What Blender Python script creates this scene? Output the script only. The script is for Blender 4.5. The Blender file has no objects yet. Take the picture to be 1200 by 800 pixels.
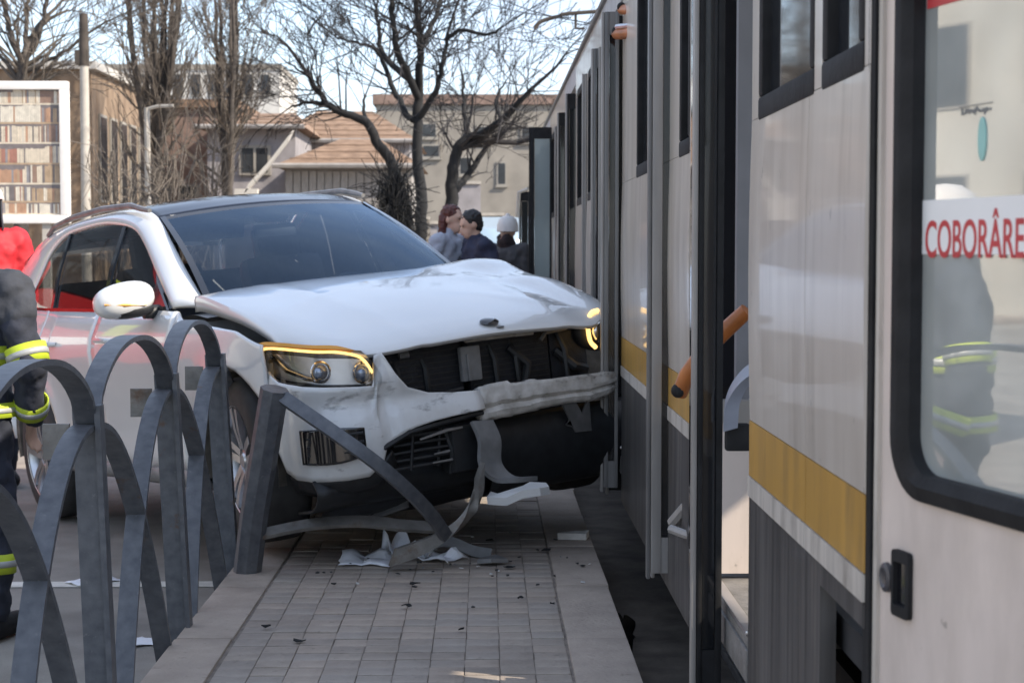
import bpy, bmesh, math, random
from math import sin, cos, tan, pi, radians, sqrt, atan2, atan, exp
from mathutils import Vector, Matrix, Quaternion
random.seed(7)
SC = bpy.context.scene
COL = SC.collection

# ------------------------------------------------------------------ camera
EYE = 1.57
FPX = 2000.0            # focal length in pixels of the 1200 px wide photograph
pitch = -atan((400 - 292) / FPX)
yaw = -atan((570 - 600) / FPX)
cd = bpy.data.cameras.new('camera')
cam = bpy.data.objects.new('camera', cd)
COL.objects.link(cam)
cam.location = (0, 0, EYE)
fw = Vector((sin(yaw) * cos(pitch), cos(yaw) * cos(pitch), sin(pitch)))
cam.rotation_euler = fw.to_track_quat('-Z', 'Y').to_euler()
cd.sensor_width = 36
cd.lens = 36 * FPX / 1200
cd.clip_start = 0.05
cd.clip_end = 2000
cd.dof.use_dof = True
cd.dof.focus_distance = 5.4
cd.dof.aperture_fstop = 8.0
SC.camera = cam

# ------------------------------------------------------------------ world, sun
SUN_AZ, SUN_EL = radians(113), radians(37)
w = bpy.data.worlds.new('World')
SC.world = w
w.use_nodes = True
nt = w.node_tree
bg = nt.nodes['Background']
sky = nt.nodes.new('ShaderNodeTexSky')
sky.sky_type = 'NISHITA'
sky.sun_disc = False
sky.sun_elevation = SUN_EL
sky.sun_rotation = SUN_AZ
sky.dust_density = 0.6
sky.air_density = 1.0
# thin high cloud veil over the clear sky
tc = nt.nodes.new('ShaderNodeTexCoord')
mp = nt.nodes.new('ShaderNodeMapping')
mp.inputs['Scale'].default_value = (2.0, 2.0, 6.0)
nz = nt.nodes.new('ShaderNodeTexNoise')
nz.inputs['Scale'].default_value = 2.2
nz.inputs['Detail'].default_value = 6
rp = nt.nodes.new('ShaderNodeValToRGB')
rp.color_ramp.elements[0].position = 0.30
rp.color_ramp.elements[0].color = (.42, .42, .42, 1)
rp.color_ramp.elements[1].position = 0.75
rp.color_ramp.elements[1].color = (.85, .85, .85, 1)
mx = nt.nodes.new('ShaderNodeMixRGB')
mx.inputs['Color2'].default_value = (2.4, 2.7, 3.35, 1)
nt.links.new(tc.outputs['Generated'], mp.inputs['Vector'])
nt.links.new(mp.outputs['Vector'], nz.inputs['Vector'])
nt.links.new(nz.outputs['Fac'], rp.inputs['Fac'])
nt.links.new(rp.outputs['Color'], mx.inputs['Fac'])
nt.links.new(sky.outputs['Color'], mx.inputs['Color1'])
nt.links.new(mx.outputs['Color'], bg.inputs['Color'])
bg.inputs['Strength'].default_value = 0.135
sd = bpy.data.lights.new('sun', 'SUN')
sd.energy = 2.8
sd.angle = radians(0.53)
sd.color = (1, .89, .74)
sun = bpy.data.objects.new('sun', sd)
COL.objects.link(sun)
sdir = Vector((sin(SUN_AZ) * cos(SUN_EL), cos(SUN_AZ) * cos(SUN_EL), sin(SUN_EL)))
sun.rotation_euler = (-sdir).to_track_quat('-Z', 'Y').to_euler()
sun.location = sdir * 50
SC.view_settings.view_transform = 'Standard'
SC.view_settings.look = 'None'
SC.view_settings.exposure = 1.5
SC.view_settings.gamma = 1

# ------------------------------------------------------------------ materials
MATS = {}
def pm(name, col, rough=.6, metal=0, var=.12, scale=6, bump=0, bscale=40, coat=0, stretch=None, spec=.5, col2=None, detail=5, emit=None):
    """procedural principled material: base colour varied by noise, optional bump"""
    if name in MATS: return MATS[name]
    m = bpy.data.materials.new(name)
    m.use_nodes = True
    t = m.node_tree
    b = t.nodes['Principled BSDF']
    b.inputs['Roughness'].default_value = rough
    b.inputs['Metallic'].default_value = metal
    b.inputs['Coat Weight'].default_value = coat
    b.inputs['Coat Roughness'].default_value = .04
    b.inputs['Specular IOR Level'].default_value = spec
    c = t.nodes.new('ShaderNodeTexCoord')
    mp = t.nodes.new('ShaderNodeMapping')
    if stretch: mp.inputs['Scale'].default_value = stretch
    t.links.new(c.outputs['Object'], mp.inputs['Vector'])
    n = t.nodes.new('ShaderNodeTexNoise')
    n.inputs['Scale'].default_value = scale
    n.inputs['Detail'].default_value = detail
    t.links.new(mp.outputs['Vector'], n.inputs['Vector'])
    r = t.nodes.new('ShaderNodeValToRGB')
    r.color_ramp.elements[0].position = .3
    r.color_ramp.elements[1].position = .7
    lo = tuple(max(0, x * (1 - var)) for x in col[:3]) + (1,)
    hi = tuple(min(1, x * (1 + var)) for x in (col2 or col)[:3]) + (1,)
    r.color_ramp.elements[0].color = lo
    r.color_ramp.elements[1].color = hi
    t.links.new(n.outputs['Fac'], r.inputs['Fac'])
    t.links.new(r.outputs['Color'], b.inputs['Base Color'])
    if bump:
        n2 = t.nodes.new('ShaderNodeTexNoise')
        n2.inputs['Scale'].default_value = bscale
        n2.inputs['Detail'].default_value = 4
        t.links.new(mp.outputs['Vector'], n2.inputs['Vector'])
        bp = t.nodes.new('ShaderNodeBump')
        bp.inputs['Strength'].default_value = bump
        bp.inputs['Distance'].default_value = .01
        t.links.new(n2.outputs['Fac'], bp.inputs['Height'])
        t.links.new(bp.outputs['Normal'], b.inputs['Normal'])
    if emit:
        b.inputs['Emission Color'].default_value = tuple(emit[:3]) + (1,)
        b.inputs['Emission Strength'].default_value = emit[3]
    MATS[name] = m
    return m
def glass(name, tint, rough=.02, ior=1.5, film=None, filmw=0.0, boost=1.0, refl_tint=(1, 1, 1)):
    """thin pane: tinted transmission plus fresnel reflection, optional pale diffuse film"""
    m = bpy.data.materials.new(name)
    m.use_nodes = True
    t = m.node_tree
    t.nodes.remove(t.nodes['Principled BSDF'])
    out = t.nodes['Material Output']
    tr = t.nodes.new('ShaderNodeBsdfTransparent')
    tr.inputs['Color'].default_value = tuple(tint) + (1,)
    gl = t.nodes.new('ShaderNodeBsdfGlossy')
    gl.inputs['Color'].default_value = tuple(refl_tint) + (1,)
    gl.inputs['Roughness'].default_value = rough
    fr = t.nodes.new('ShaderNodeFresnel')
    fr.inputs['IOR'].default_value = ior
    mu = t.nodes.new('ShaderNodeMath'); mu.operation = 'MULTIPLY'; mu.use_clamp = True
    mu.inputs[1].default_value = boost
    t.links.new(fr.outputs['Fac'], mu.inputs[0])
    mxs = t.nodes.new('ShaderNodeMixShader')
    t.links.new(mu.outputs[0], mxs.inputs['Fac'])
    src = tr
    if film:
        df = t.nodes.new('ShaderNodeBsdfDiffuse')
        df.inputs['Color'].default_value = tuple(film) + (1,)
        m2 = t.nodes.new('ShaderNodeMixShader')
        c = t.nodes.new('ShaderNodeTexCoord')
        n = t.nodes.new('ShaderNodeTexNoise'); n.inputs['Scale'].default_value = 3
        t.links.new(c.outputs['Object'], n.inputs['Vector'])
        mm = t.nodes.new('ShaderNodeMath'); mm.operation = 'MULTIPLY'
        mm.inputs[1].default_value = filmw * 2
        t.links.new(n.outputs['Fac'], mm.inputs[0])
        t.links.new(mm.outputs[0], m2.inputs['Fac'])
        t.links.new(tr.outputs[0], m2.inputs[1]); t.links.new(df.outputs[0], m2.inputs[2])
        src = m2
    t.links.new(src.outputs[0], mxs.inputs[1]); t.links.new(gl.outputs[0], mxs.inputs[2])
    t.links.new(mxs.outputs[0], out.inputs['Surface'])
    MATS[name] = m
    return m

def spots(m, col, scale, lo, hi, amount=1.0, stretch=None, world=False):
    """stains, chips or rust: a thresholded noise mixed over the base colour"""
    t = m.node_tree; b = t.nodes['Principled BSDF']
    src = b.inputs['Base Color'].links[0].from_socket
    if world:
        g = t.nodes.new('ShaderNodeNewGeometry'); co = g.outputs['Position']
    else:
        g = t.nodes.new('ShaderNodeTexCoord'); co = g.outputs['Object']
    mp = t.nodes.new('ShaderNodeMapping')
    if stretch: mp.inputs['Scale'].default_value = stretch
    n = t.nodes.new('ShaderNodeTexNoise'); n.inputs['Scale'].default_value = scale; n.inputs['Detail'].default_value = 8; n.inputs['Roughness'].default_value = .65
    rp = t.nodes.new('ShaderNodeMapRange'); rp.inputs['From Min'].default_value = lo; rp.inputs['From Max'].default_value = hi; rp.inputs['To Max'].default_value = amount
    mx = t.nodes.new('ShaderNodeMixRGB'); mx.inputs['Color2'].default_value = tuple(col) + (1,)
    t.links.new(co, mp.inputs['Vector']); t.links.new(mp.outputs['Vector'], n.inputs['Vector']); t.links.new(n.outputs['Fac'], rp.inputs['Value'])
    t.links.new(rp.outputs['Result'], mx.inputs['Fac']); t.links.new(src, mx.inputs['Color1']); t.links.new(mx.outputs['Color'], b.inputs['Base Color'])
    return m
M_white = pm('white_car_paint', (.67, .67, .66), .32, 0, .03, 3, coat=1.0)
M_blackp = pm('black_plastic', (.016, .017, .019), .5, 0, .3, 20, bump=.1, bscale=120)
M_gloss = pm('gloss_black', (.008, .008, .010), .12, 0, .1, 5, coat=1)
M_rubber = pm('rubber', (.016, .016, .017), .7, 0, .3, 18, spec=.25, bump=.15, bscale=60)
M_dirtyrub = pm('dusty_rubber', (.045, .043, .042), .8, 0, .35, 9)
M_chrome = pm('chrome', (.7, .7, .71), .12, 1, .05, 5)
M_alu = pm('rim_alloy', (.55, .55, .56), .3, .9, .12, 9)
M_dkalu = pm('dark_alloy', (.10, .10, .11), .4, .7, .2, 9)
M_steel = pm('grey_steel', (.24, .235, .23), .45, .6, .25, 12, bump=.1, bscale=60)
M_beam = pm('torn_bumper_foam', (.50, .465, .415), .75, 0, .30, 13, bump=.5, bscale=35, col2=(.52, .50, .47))
M_cond = pm('radiator_black', (.022, .024, .030), .55, .3, .3, 30, bump=.4, bscale=150)
M_gplast = pm('grey_plastic', (.20, .20, .20), .55, 0, .2, 14, bump=.1)
M_seat = pm('seat_leather', (.075, .075, .08), .5, 0, .2, 20)
M_cabin = pm('cabin_trim', (.42, .42, .42), .7, 0, .12, 12)
M_liner = pm('wheel_liner', (.10, .088, .072), .9, 0, .4, 16, bump=.4)
M_amber = pm('amber_light_guide', (.9, .6, .2), .3, emit=(1.0, .60, .18, .8))
M_ambern = pm('amber_lens', (.75, .34, .05), .25, 0, .1, 5)
M_lens = pm('projector_lens', (.25, .29, .36), .06, .4, .1, 8, coat=1)
M_fence = pm('fence_paint', (.088, .096, .112), .45, .1, .22, 26, bump=.12, bscale=50, col2=(.10, .105, .115))
M_fenced = pm('bare_bent_steel', (.20, .19, .175), .5, .3, .35, 10, bump=.3, bscale=40)
M_paper = pm('paper', (.78, .80, .84), .8, 0, .06, 9)
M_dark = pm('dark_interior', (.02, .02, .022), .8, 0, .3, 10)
M_cream = pm('tram_cream_paint', (.60, .525, .45), .36, 0, .07, 4.0, bump=.06, bscale=3, coat=.5, stretch=(2, 2, .5), col2=(.63, .565, .495))
M_creamd = pm('tram_door_paint', (.64, .55, .49), .42, 0, .07, 3, bump=.12, bscale=9, coat=.25, stretch=(2, 2, 1))
M_yellow = pm('tram_yellow_band', (.47, .26, .05), .45, 0, .14, 3, coat=.15, stretch=(3, 3, .6), bump=.04, bscale=3)
M_cline = pm('tram_white_band', (.54, .49, .43), .45, 0, .15, 6, stretch=(6, 6, .5))
M_skirt = pm('tram_grey_skirt', (.052, .050, .049), .5, .05, .4, 4, coat=.1, spec=.3, stretch=(7, 7, .35), bump=.08, bscale=4, col2=(.075, .07, .066))
M_tgrey = pm('tram_grey_pillar', (.19, .19, .205), .5, 0, .1, 6)
M_troof = pm('tram_roof_grey', (.42, .42, .43), .6, 0, .2, 5)
M_leafgrey = pm('door_leaf_grey', (.17, .165, .16), .42, .2, .25, 6, stretch=(4, 4, .5))
M_leaftan = pm('door_leaf_tan', (.30, .28, .26), .45, .1, .15, 6, stretch=(4, 4, .5))
M_orange = pm('orange_handrail', (.36, .115, .028), .42, 0, .3, 14, bump=.1)
M_handle = pm('pale_handle', (.30, .33, .40), .4, .3, .15, 9)
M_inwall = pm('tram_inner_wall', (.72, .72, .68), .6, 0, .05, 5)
M_red = pm('sign_red', (.50, .045, .05), .5, 0, .1, 8)
M_signw = pm('sign_white', (.82, .81, .79), .5, 0, .03, 8)
M_teal = pm('teal_sticker', (.30, .55, .50), .5, 0, .1, 12)
M_gink = pm('grey_ink', (.22, .22, .21), .6, 0, .1, 12)
M_step = pm('step_metal', (.22, .21, .20), .5, .3, .3, 14, bump=.3, bscale=80)
M_asph = pm('asphalt', (.27, .25, .22), .9, 0, .2, 3, bump=.5, bscale=120)
M_bed = pm('track_bed_concrete', (.105, .09, .075), .95, 0, .45, 5, bump=.6, bscale=30)
M_kerb = pm('kerb_concrete', (.385, .322, .268), .85, 0, .16, 5, bump=.3, bscale=60)
M_pav = [pm('paver_%s' % n, c, .85, 0, .16, 9, bump=.35, bscale=70) for n, c in
         (('grey', (.365, .312, .262)), ('warm', (.38, .318, .264)), ('cool', (.34, .298, .258)), ('dark', (.325, .278, .236)))]
M_joint = pm('joint_dirt', (.20, .168, .14), .95, 0, .3, 20)
M_line = pm('road_paint', (.62, .60, .54), .8, 0, .25, 7)
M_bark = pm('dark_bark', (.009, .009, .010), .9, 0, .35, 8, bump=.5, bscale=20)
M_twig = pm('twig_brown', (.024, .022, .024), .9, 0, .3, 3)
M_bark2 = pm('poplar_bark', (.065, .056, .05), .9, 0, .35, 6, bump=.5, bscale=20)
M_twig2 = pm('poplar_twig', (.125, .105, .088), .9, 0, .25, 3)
M_navy = pm('navy_uniform', (.020, .024, .038), .85, 0, .25, 14, bump=.3, bscale=30)
M_shcap = pm('flap_and_lit_shoulder', (.035, .039, .05), .85, 0, .2, 14, bump=.3, bscale=40)  # neck flap cloth; on the shoulders it paints a sunlit sheen
M_hivis = pm('hivis_yellow', (.44, .54, .03), .6, 0, .08, 20)
M_silver = pm('reflective_silver', (.38, .39, .38), .4, .2, .1, 20)
M_skin = pm('skin', (.56, .36, .27), .55, 0, .08, 10)
M_hairb = pm('black_hair', (.012, .011, .011), .5, 0, .3, 40)
M_hairr = pm('auburn_hair', (.085, .022, .016), .5, 0, .3, 40)
M_hairn = pm('brown_hair', (.16, .10, .06), .6, 0, .3, 40)
M_redj = pm('red_jacket', (.52, .018, .028), .7, 0, .25, 9, bump=.4, bscale=14)
M_greyj = pm('pale_grey_jacket', (.35, .38, .45), .8, 0, .15, 9, bump=.3, bscale=20)
M_dkj = pm('charcoal_jacket', (.06, .058, .062), .8, 0, .2, 9, bump=.3, bscale=20)
M_nvj = pm('navy_jacket', (.018, .024, .055), .75, 0, .2, 9, bump=.3, bscale=20)
M_whiteh = pm('white_hat', (.72, .69, .66), .7, 0, .06, 9)
M_mask = pm('dark_scarf', (.03, .02, .022), .8, 0, .2, 9)
M_eye = pm('eye_dark', (.02, .015, .012), .3)
M_lip = pm('lip', (.40, .18, .15), .5)
for m_ in M_pav + [M_kerb]:
    spots(m_, (.16, .13, .105), 2.2, .50, .75, .5, None, True)
    spots(m_, (.12, .10, .08), 28, .60, .72, .5, None, True)
spots(M_asph, (.14, .13, .12), .8, .48, .7, .7, None, True)
spots(M_fence, (.11, .058, .032), 7, .63, .70, .85); spots(M_fence, (.16, .165, .17), 40, .64, .68, .7)
spots(M_fenced, (.13, .075, .045), 9, .55, .68, .8)
spots(M_cream, (.30, .25, .20), 3.0, .50, .75, .55, (4, 4, .35)); spots(M_cream, (.16, .135, .11), 16, .66, .72, .7, (1, 1, .6))
spots(M_creamd, (.36, .30, .25), 2.2, .52, .78, .5, (2, 2, .7)); spots(M_creamd, (.22, .19, .16), 22, .67, .72, .6)
spots(M_yellow, (.20, .13, .05), 5, .52, .74, .6, (3, 3, .7)); spots(M_cline, (.22, .19, .16), 5, .5, .7, .7, (3, 3, .8))
spots(M_skirt, (.20, .175, .15), 3, .55, .78, .6, (5, 5, .5))
M_scuff = pm('scuffed_white_paint', (.66, .66, .65), .36, 0, .04, 3, coat=.8)
spots(M_scuff, (.16, .155, .15), 6, .58, .68, .8, (1, 1, 2.5)); spots(M_scuff, (.38, .36, .33), 2.2, .5, .75, .5)
spots(M_beam, (.12, .11, .10), 9, .56, .66, .85, (1, 1, 2.2))
G_wind = glass('windscreen_glass', (.62, .70, .78), .015, 1.5, boost=1.25, refl_tint=(.62, .80, 1.0))  # blue of the mirrored sky is put into the reflection colour
G_side = glass('tinted_side_glass', (.55, .56, .56), .015, 1.5, boost=1.0)
G_roof = pm('roof_glass', (.010, .014, .026), .08, 0, .1, 5, coat=0, spec=.4)
G_lamp = glass('headlamp_cover', (.93, .95, .98), .01, 1.45)
G_tram = pm('tram_window_glass', (.022, .025, .03), .06, 0, .2, 5, coat=1)
G_leaf = pm('door_leaf_glass', (.010, .011, .013), .10, 0, .2, 5, coat=.6)
G_pale = pm('pale_leaf_glass', (.26, .31, .31), .15, 0, .08, 3, coat=1)
G_door = glass('tram_door_glass', (.80, .84, .82), .02, 1.5, film=(.80, .83, .78), filmw=.52, boost=3.6)  # pale film put into the glass in place of a bright interior

# ------------------------------------------------------------------ mesh helpers
def link(name, v, f, mats, parent=None, smooth=True, mi=None, angle=40):
    me = bpy.data.meshes.new(name)
    me.from_pydata([tuple(p) for p in v], [], f)
    if not isinstance(mats, (list, tuple)): mats = [mats]
    for m in mats: me.materials.append(m)
    if mi:
        me.polygons.foreach_set('material_index', mi)
    bm = bmesh.new(); bm.from_mesh(me)
    bmesh.ops.recalc_face_normals(bm, faces=bm.faces)
    if smooth:
        ca = cos(radians(angle))
        for fc in bm.faces: fc.smooth = True
        for e in bm.edges:
            if len(e.link_faces) == 2 and e.link_faces[0].normal.dot(e.link_faces[1].normal) < ca:
                e.smooth = False
    bm.to_mesh(me); bm.free()
    o = bpy.data.objects.new(name, me)
    COL.objects.link(o)
    if parent: o.parent = parent
    return o

class MB:
    """collects shapes into one mesh"""
    def __init__(s): s.v = []; s.f = []; s.mi = []
    def add(s, v, f, mi=0):
        n = len(s.v)
        s.v += [Vector(p) for p in v]
        s.f += [tuple(i + n for i in q) for q in f]
        s.mi += [mi] * len(f)
        return s
    def box(s, c, d, mi=0, rot=None, bev=0.0, taper=1.0):
        hx, hy, hz = d[0] / 2, d[1] / 2, d[2] / 2
        if bev > 0:
            bm = bmesh.new()
            bmesh.ops.create_cube(bm, size=1)
            for p in bm.verts:
                k = taper if p.co.z > 0 else 1
                p.co = Vector((p.co.x * d[0] * k, p.co.y * d[1] * k, p.co.z * d[2]))
            bmesh.ops.bevel(bm, geom=bm.edges[:], offset=bev, segments=2, affect='EDGES', profile=.6)
            bm.verts.index_update()
            v = [p.co.copy() for p in bm.verts]; f = [[p.index for p in q.verts] for q in bm.faces]
            bm.free()
        else:
            v = [Vector((x, y, z)) for z in (-hz, hz) for y in (-hy, hy) for x in (-hx, hx)]
            for p in v[4:]: p.x *= taper; p.y *= taper
            f = [(0, 2, 3, 1), (4, 5, 7, 6), (0, 1, 5, 4), (2, 6, 7, 3), (0, 4, 6, 2), (1, 3, 7, 5)]
        if rot is not None: v = [rot @ p for p in v]
        return s.add([p + Vector(c) for p in v], f, mi)
    def b2(s, lo, hi, mi=0, bev=0.0):
        return s.box([(a + b) / 2 for a, b in zip(lo, hi)], [abs(b - a) for a, b in zip(lo, hi)], mi, None, bev)
    def tube(s, pts, rad, n=8, mi=0, cap=True):
        pts = [Vector(p) for p in pts]
        if not isinstance(rad, (list, tuple)): rad = [rad] * len(pts)
        v = []; f = []; up = None
        for i, p in enumerate(pts):
            t = (pts[min(i + 1, len(pts) - 1)] - pts[max(i - 1, 0)])
            if t.length < 1e-9: t = Vector((0, 0, 1))
            t.normalize()
            if up is None:
                up = t.orthogonal().normalized()
            else:
                up = (up - t * up.dot(t))
                up = up.normalized() if up.length > 1e-6 else t.orthogonal().normalized()
            bn = t.cross(up)
            for k in range(n):
                a = 2 * pi * k / n
                v.append(p + (up * cos(a) + bn * sin(a)) * rad[i])
        for i in range(len(pts) - 1):
            for k in range(n):
                f.append((i * n + k, i * n + (k + 1) % n, (i + 1) * n + (k + 1) % n, (i + 1) * n + k))
        if cap:
            f.append(tuple(range(n - 1, -1, -1)))
            f.append(tuple((len(pts) - 1) * n + k for k in range(n)))
        return s.add(v, f, mi)
    def strip(s, pts, wv, thick, mi=0):
        """flat bar swept along pts; wv = width vector, thickness normal to path and width"""
        pts = [Vector(p) for p in pts]
        v = []; f = []
        for i, p in enumerate(pts):
            wv_ = Vector(wv[i]) if isinstance(wv, list) else Vector(wv)
            t = (pts[min(i + 1, len(pts) - 1)] - pts[max(i - 1, 0)]).normalized()
            nn = t.cross(wv_).normalized()
            for a, b in ((-1, -1), (1, -1), (1, 1), (-1, 1)):
                v.append(p + wv_ * (a * .5) + nn * (b * thick * .5))
        for i in range(len(pts) - 1):
            for k in range(4):
                f.append((i * 4 + k, i * 4 + (k + 1) % 4, i * 4 + 4 + (k + 1) % 4, i * 4 + 4 + k))
        f.append((3, 2, 1, 0)); m = (len(pts) - 1) * 4; f.append((m, m + 1, m + 2, m + 3))
        return s.add(v, f, mi)
    def lathe(s, prof, c, axis='y', n=32, mi=0, a0=0, a1=2 * pi):
        """prof: (r, h) along axis"""
        v = []; f = []; full = abs(a1 - a0 - 2 * pi) < 1e-6
        m = n if full else n + 1
        for r, h in prof:
            for k in range(m):
                a = a0 + (a1 - a0) * k / n
                x, y = r * cos(a), r * sin(a)
                p = {'y': (x, h, y), 'z': (x, y, h), 'x': (h, x, y)}[axis]
                v.append(Vector(c) + Vector(p))
        for i in range(len(prof) - 1):
            for k in range(m if full else m - 1):
                k2 = (k + 1) % m
                f.append((i * m + k, i * m + k2, (i + 1) * m + k2, (i + 1) * m + k))
        return s.add(v, f, mi)
    def ball(s, c, r, seg=16, ring=10, mi=0, rot=None, p=1.0):
        v = []; f = []
        if not isinstance(r, (tuple, list)): r = (r, r, r)
        for i in range(ring + 1):
            th = pi * i / ring
            for k in range(seg):
                a = 2 * pi * k / seg
                q = [sin(th) * cos(a), sin(th) * sin(a), cos(th)]
                if p != 1: q = [math.copysign(abs(x) ** p, x) for x in q]
                q = Vector((q[0] * r[0], q[1] * r[1], q[2] * r[2]))
                if rot is not None: q = rot @ q
                v.append(q + Vector(c))
        for i in range(ring):
            for k in range(seg):
                f.append((i * seg + k, i * seg + (k + 1) % seg, (i + 1) * seg + (k + 1) % seg, (i + 1) * seg + k))
        return s.add(v, f, mi)
    def cap(s, a, b, ra, rb, n=12, mi=0):
        """tapered capsule"""
        a, b = Vector(a), Vector(b)
        d = (b - a); L = d.length
        t = d.normalized() if L > 1e-6 else Vector((0, 0, 1))
        pts = []; rr = []
        for k in range(5):
            q = k / 4 * pi / 2
            pts.append(a - t * ra * cos(q)); rr.append(max(1e-4, ra * sin(q)))
        for k in range(5):
            q = k / 4 * pi / 2
            pts.append(b + t * rb * sin(q)); rr.append(max(1e-4, rb * cos(q)))
        return s.tube(pts, rr, n, mi)
    def quad(s, a, b, c, d, mi=0): return s.add([a, b, c, d], [(0, 1, 2, 3)], mi)
    def poly(s, pts, off, mi=0):
        """extruded polygon"""
        n = len(pts); off = Vector(off)
        v = [Vector(p) for p in pts] + [Vector(p) + off for p in pts]
        f = [tuple(range(n)), tuple(range(2 * n - 1, n - 1, -1))]
        f += [(i, (i + 1) % n, n + (i + 1) % n, n + i) for i in range(n)]
        return s.add(v, f, mi)
    def build(s, name, mats, parent=None, smooth=True, angle=40):
        multi = isinstance(mats, (list, tuple))
        return link(name, s.v, s.f, mats, parent, smooth, s.mi if multi else None, angle)

def cr(p0, p1, p2, p3, t):
    return ((p1 * 2) + (p2 - p0) * t + (p0 * 2 - p1 * 5 + p2 * 4 - p3) * t * t + (p1 * 3 - p0 - p2 * 3 + p3) * t ** 3) * .5
def curve(pts, n):
    """Catmull-Rom through pts with n segments per span"""
    P = [Vector(p) for p in pts]
    P = [P[0] * 2 - P[1]] + P + [P[-1] * 2 - P[-2]]
    out = []
    for i in range(1, len(P) - 2):
        for k in range(n): out.append(cr(P[i - 1], P[i], P[i + 1], P[i + 2], k / n))
    out.append(P[-2])
    return out
def grid(rows, nu=4, nv=4, lin=False):
    """smooth sheet through rows of control points"""
    if lin: R = [[Vector(p) for p in r] for r in rows]
    else:
        A = [curve(r, nu) for r in rows]
        R = list(zip(*[curve([a[j] for a in A], nv) for j in range(len(A[0]))]))
    m = len(R[0])
    v = [p for r in R for p in r]
    f = [(i * m + j, i * m + j + 1, (i + 1) * m + j + 1, (i + 1) * m + j) for i in range(len(R) - 1) for j in range(m - 1)]
    return v, f
def solid(o, t, off=-1):
    md = o.modifiers.new('thickness', 'SOLIDIFY'); md.thickness = t; md.offset = off
    return o
def empty(name, loc=(0, 0, 0), mat=None):
    o = bpy.data.objects.new(name, None)
    COL.objects.link(o); o.location = loc; o.empty_display_size = .2
    if mat is not None: o.matrix_world = mat
    return o
def tag(o, label=None, cat=None, group=None, kind=None):
    if label: o['label'] = label
    if cat: o['category'] = cat
    if group: o['group'] = group
    if kind: o['kind'] = kind
    return o
def at(u, v, d):
    """world point seen at photo pixel (u, v) at depth d"""
    return Vector(((u - 570) / FPX * d, d, EYE + (292 - v) / FPX * d))
def copy_tree(o, parent=None):
    c = o.copy(); COL.objects.link(c)
    if parent is not None: c.parent = parent
    for ch in list(o.children): copy_tree(ch, c)
    return c

# ================================================================== SETTING
PZ = .24                      # platform height above the road
PL, PR = -1.07, .485          # platform edges
road = MB()
road.quad((-400, -60, 0), (400, -60, 0), (400, 900, 0), (-400, 900, 0))
tag(road.build('road', M_asph), kind='structure')
rm = MB()
for y, x0, x1 in ((7.95, -3.4, -1.2), (26.0, -30, 30)):
    rm.b2((x0, y - .06, .003), (x1, y + .06, .006))
rm.b2((-4.62, -5, .003), (-4.5, 60, .006))
tag(rm.build('road_marking', M_line), kind='structure')
tb = MB(); tb.b2((PR + .004, -4, -.1), (6.0, 60, .02))
tag(tb.build('track_bed', M_bed), kind='structure')
for x in (.93, 2.37):
    r = MB(); r.b2((x - .035, -4, .02), (x + .035, 60, .06), bev=.01)
    r.b2((x + .06, -4, .02), (x + .075, 60, .052))
    tag(r.build('tram_rail', M_steel), kind='structure')
pl = MB()
pl.b2((PL + .012, -3, 0), (PR - .012, 30, PZ - .008))
platform = tag(pl.build('platform', M_joint), kind='structure')
# rear and front parts of the platform beyond the separately laid pieces
pf = MB(); pf.b2((PL, 9.4, PZ - .05), (PR, 30, PZ - .001)); pf.b2((PL, -3, PZ - .05), (PR, 4.0, PZ - .001))
pf.build('paving', M_pav[0], platform)
rnd = random.Random(3)
# kerb stones along both edges
def kerb(x0, x1, L, y0, y1):
    proto = {}
    y = y0
    while y < y1:
        b = MB(); b.box((0, 0, 0), (x1 - x0 - .008, L - .010, .24), 0, None, .008)
        key = rnd.randint(0, 2)
        if key not in proto:
            o = b.build('kerb_stone', M_kerb, platform); proto[key] = o
        else:
            o = proto[key].copy(); COL.objects.link(o)
        o.location = ((x0 + x1) / 2 + rnd.uniform(-.002, .002), y + L / 2, PZ - .12 + rnd.uniform(-.003, .003))
        o.rotation_euler = (rnd.uniform(-.003, .003), rnd.uniform(-.003, .003), rnd.uniform(-.003, .003))
        y += L
kerb(PL, PL + .205, .9, 4.0, 9.4)
kerb(PR - .215, PR, .9, 4.0, 9.4)
px0, px1 = PL + .212, PR - .218
NC, NR = 10, 30
pw = (px1 - px0) / NC
pb = MB(); pb.b2((px0, 4.0, PZ - .05), (px1, 4.698, PZ - .002))
pb.build('paving', M_pav[1], platform)
protos = [None] * 4
rest = MB()
for j in range(46):
    y = 4.75 + .1 * j
    for i in range(NC):
        x = px0 + pw * (i + .5)
        loc = Vector((x + rnd.uniform(-.0015, .0015), y + rnd.uniform(-.0015, .0015), PZ - .028 + rnd.uniform(-.0028, .0022)))
        if j >= NR:
            rest.box(loc, (pw - .002, .0970, .05), rnd.randint(0, 3), None, 0); continue
        k = rnd.randint(0, 3)
        if protos[k] is None:
            b = MB(); b.box((0, 0, 0), (pw - .002, .0970, .05), 0, None, .003)
            o = protos[k] = b.build('paver', M_pav[k], platform)
        else:
            o = protos[k].copy(); COL.objects.link(o)
        o.location = loc
        o.rotation_euler = (rnd.uniform(-.014, .014), rnd.uniform(-.010, .010), rnd.uniform(-.012, .012))
tag(rest.build('far_pavers', M_pav, platform, False), kind='stuff')
# far pavement with a kerb
pv = MB(); pv.b2((-60, 27, -.05), (60, 34.6, .12), bev=.01)
tag(pv.build('pavement', M_kerb), kind='structure')

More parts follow.
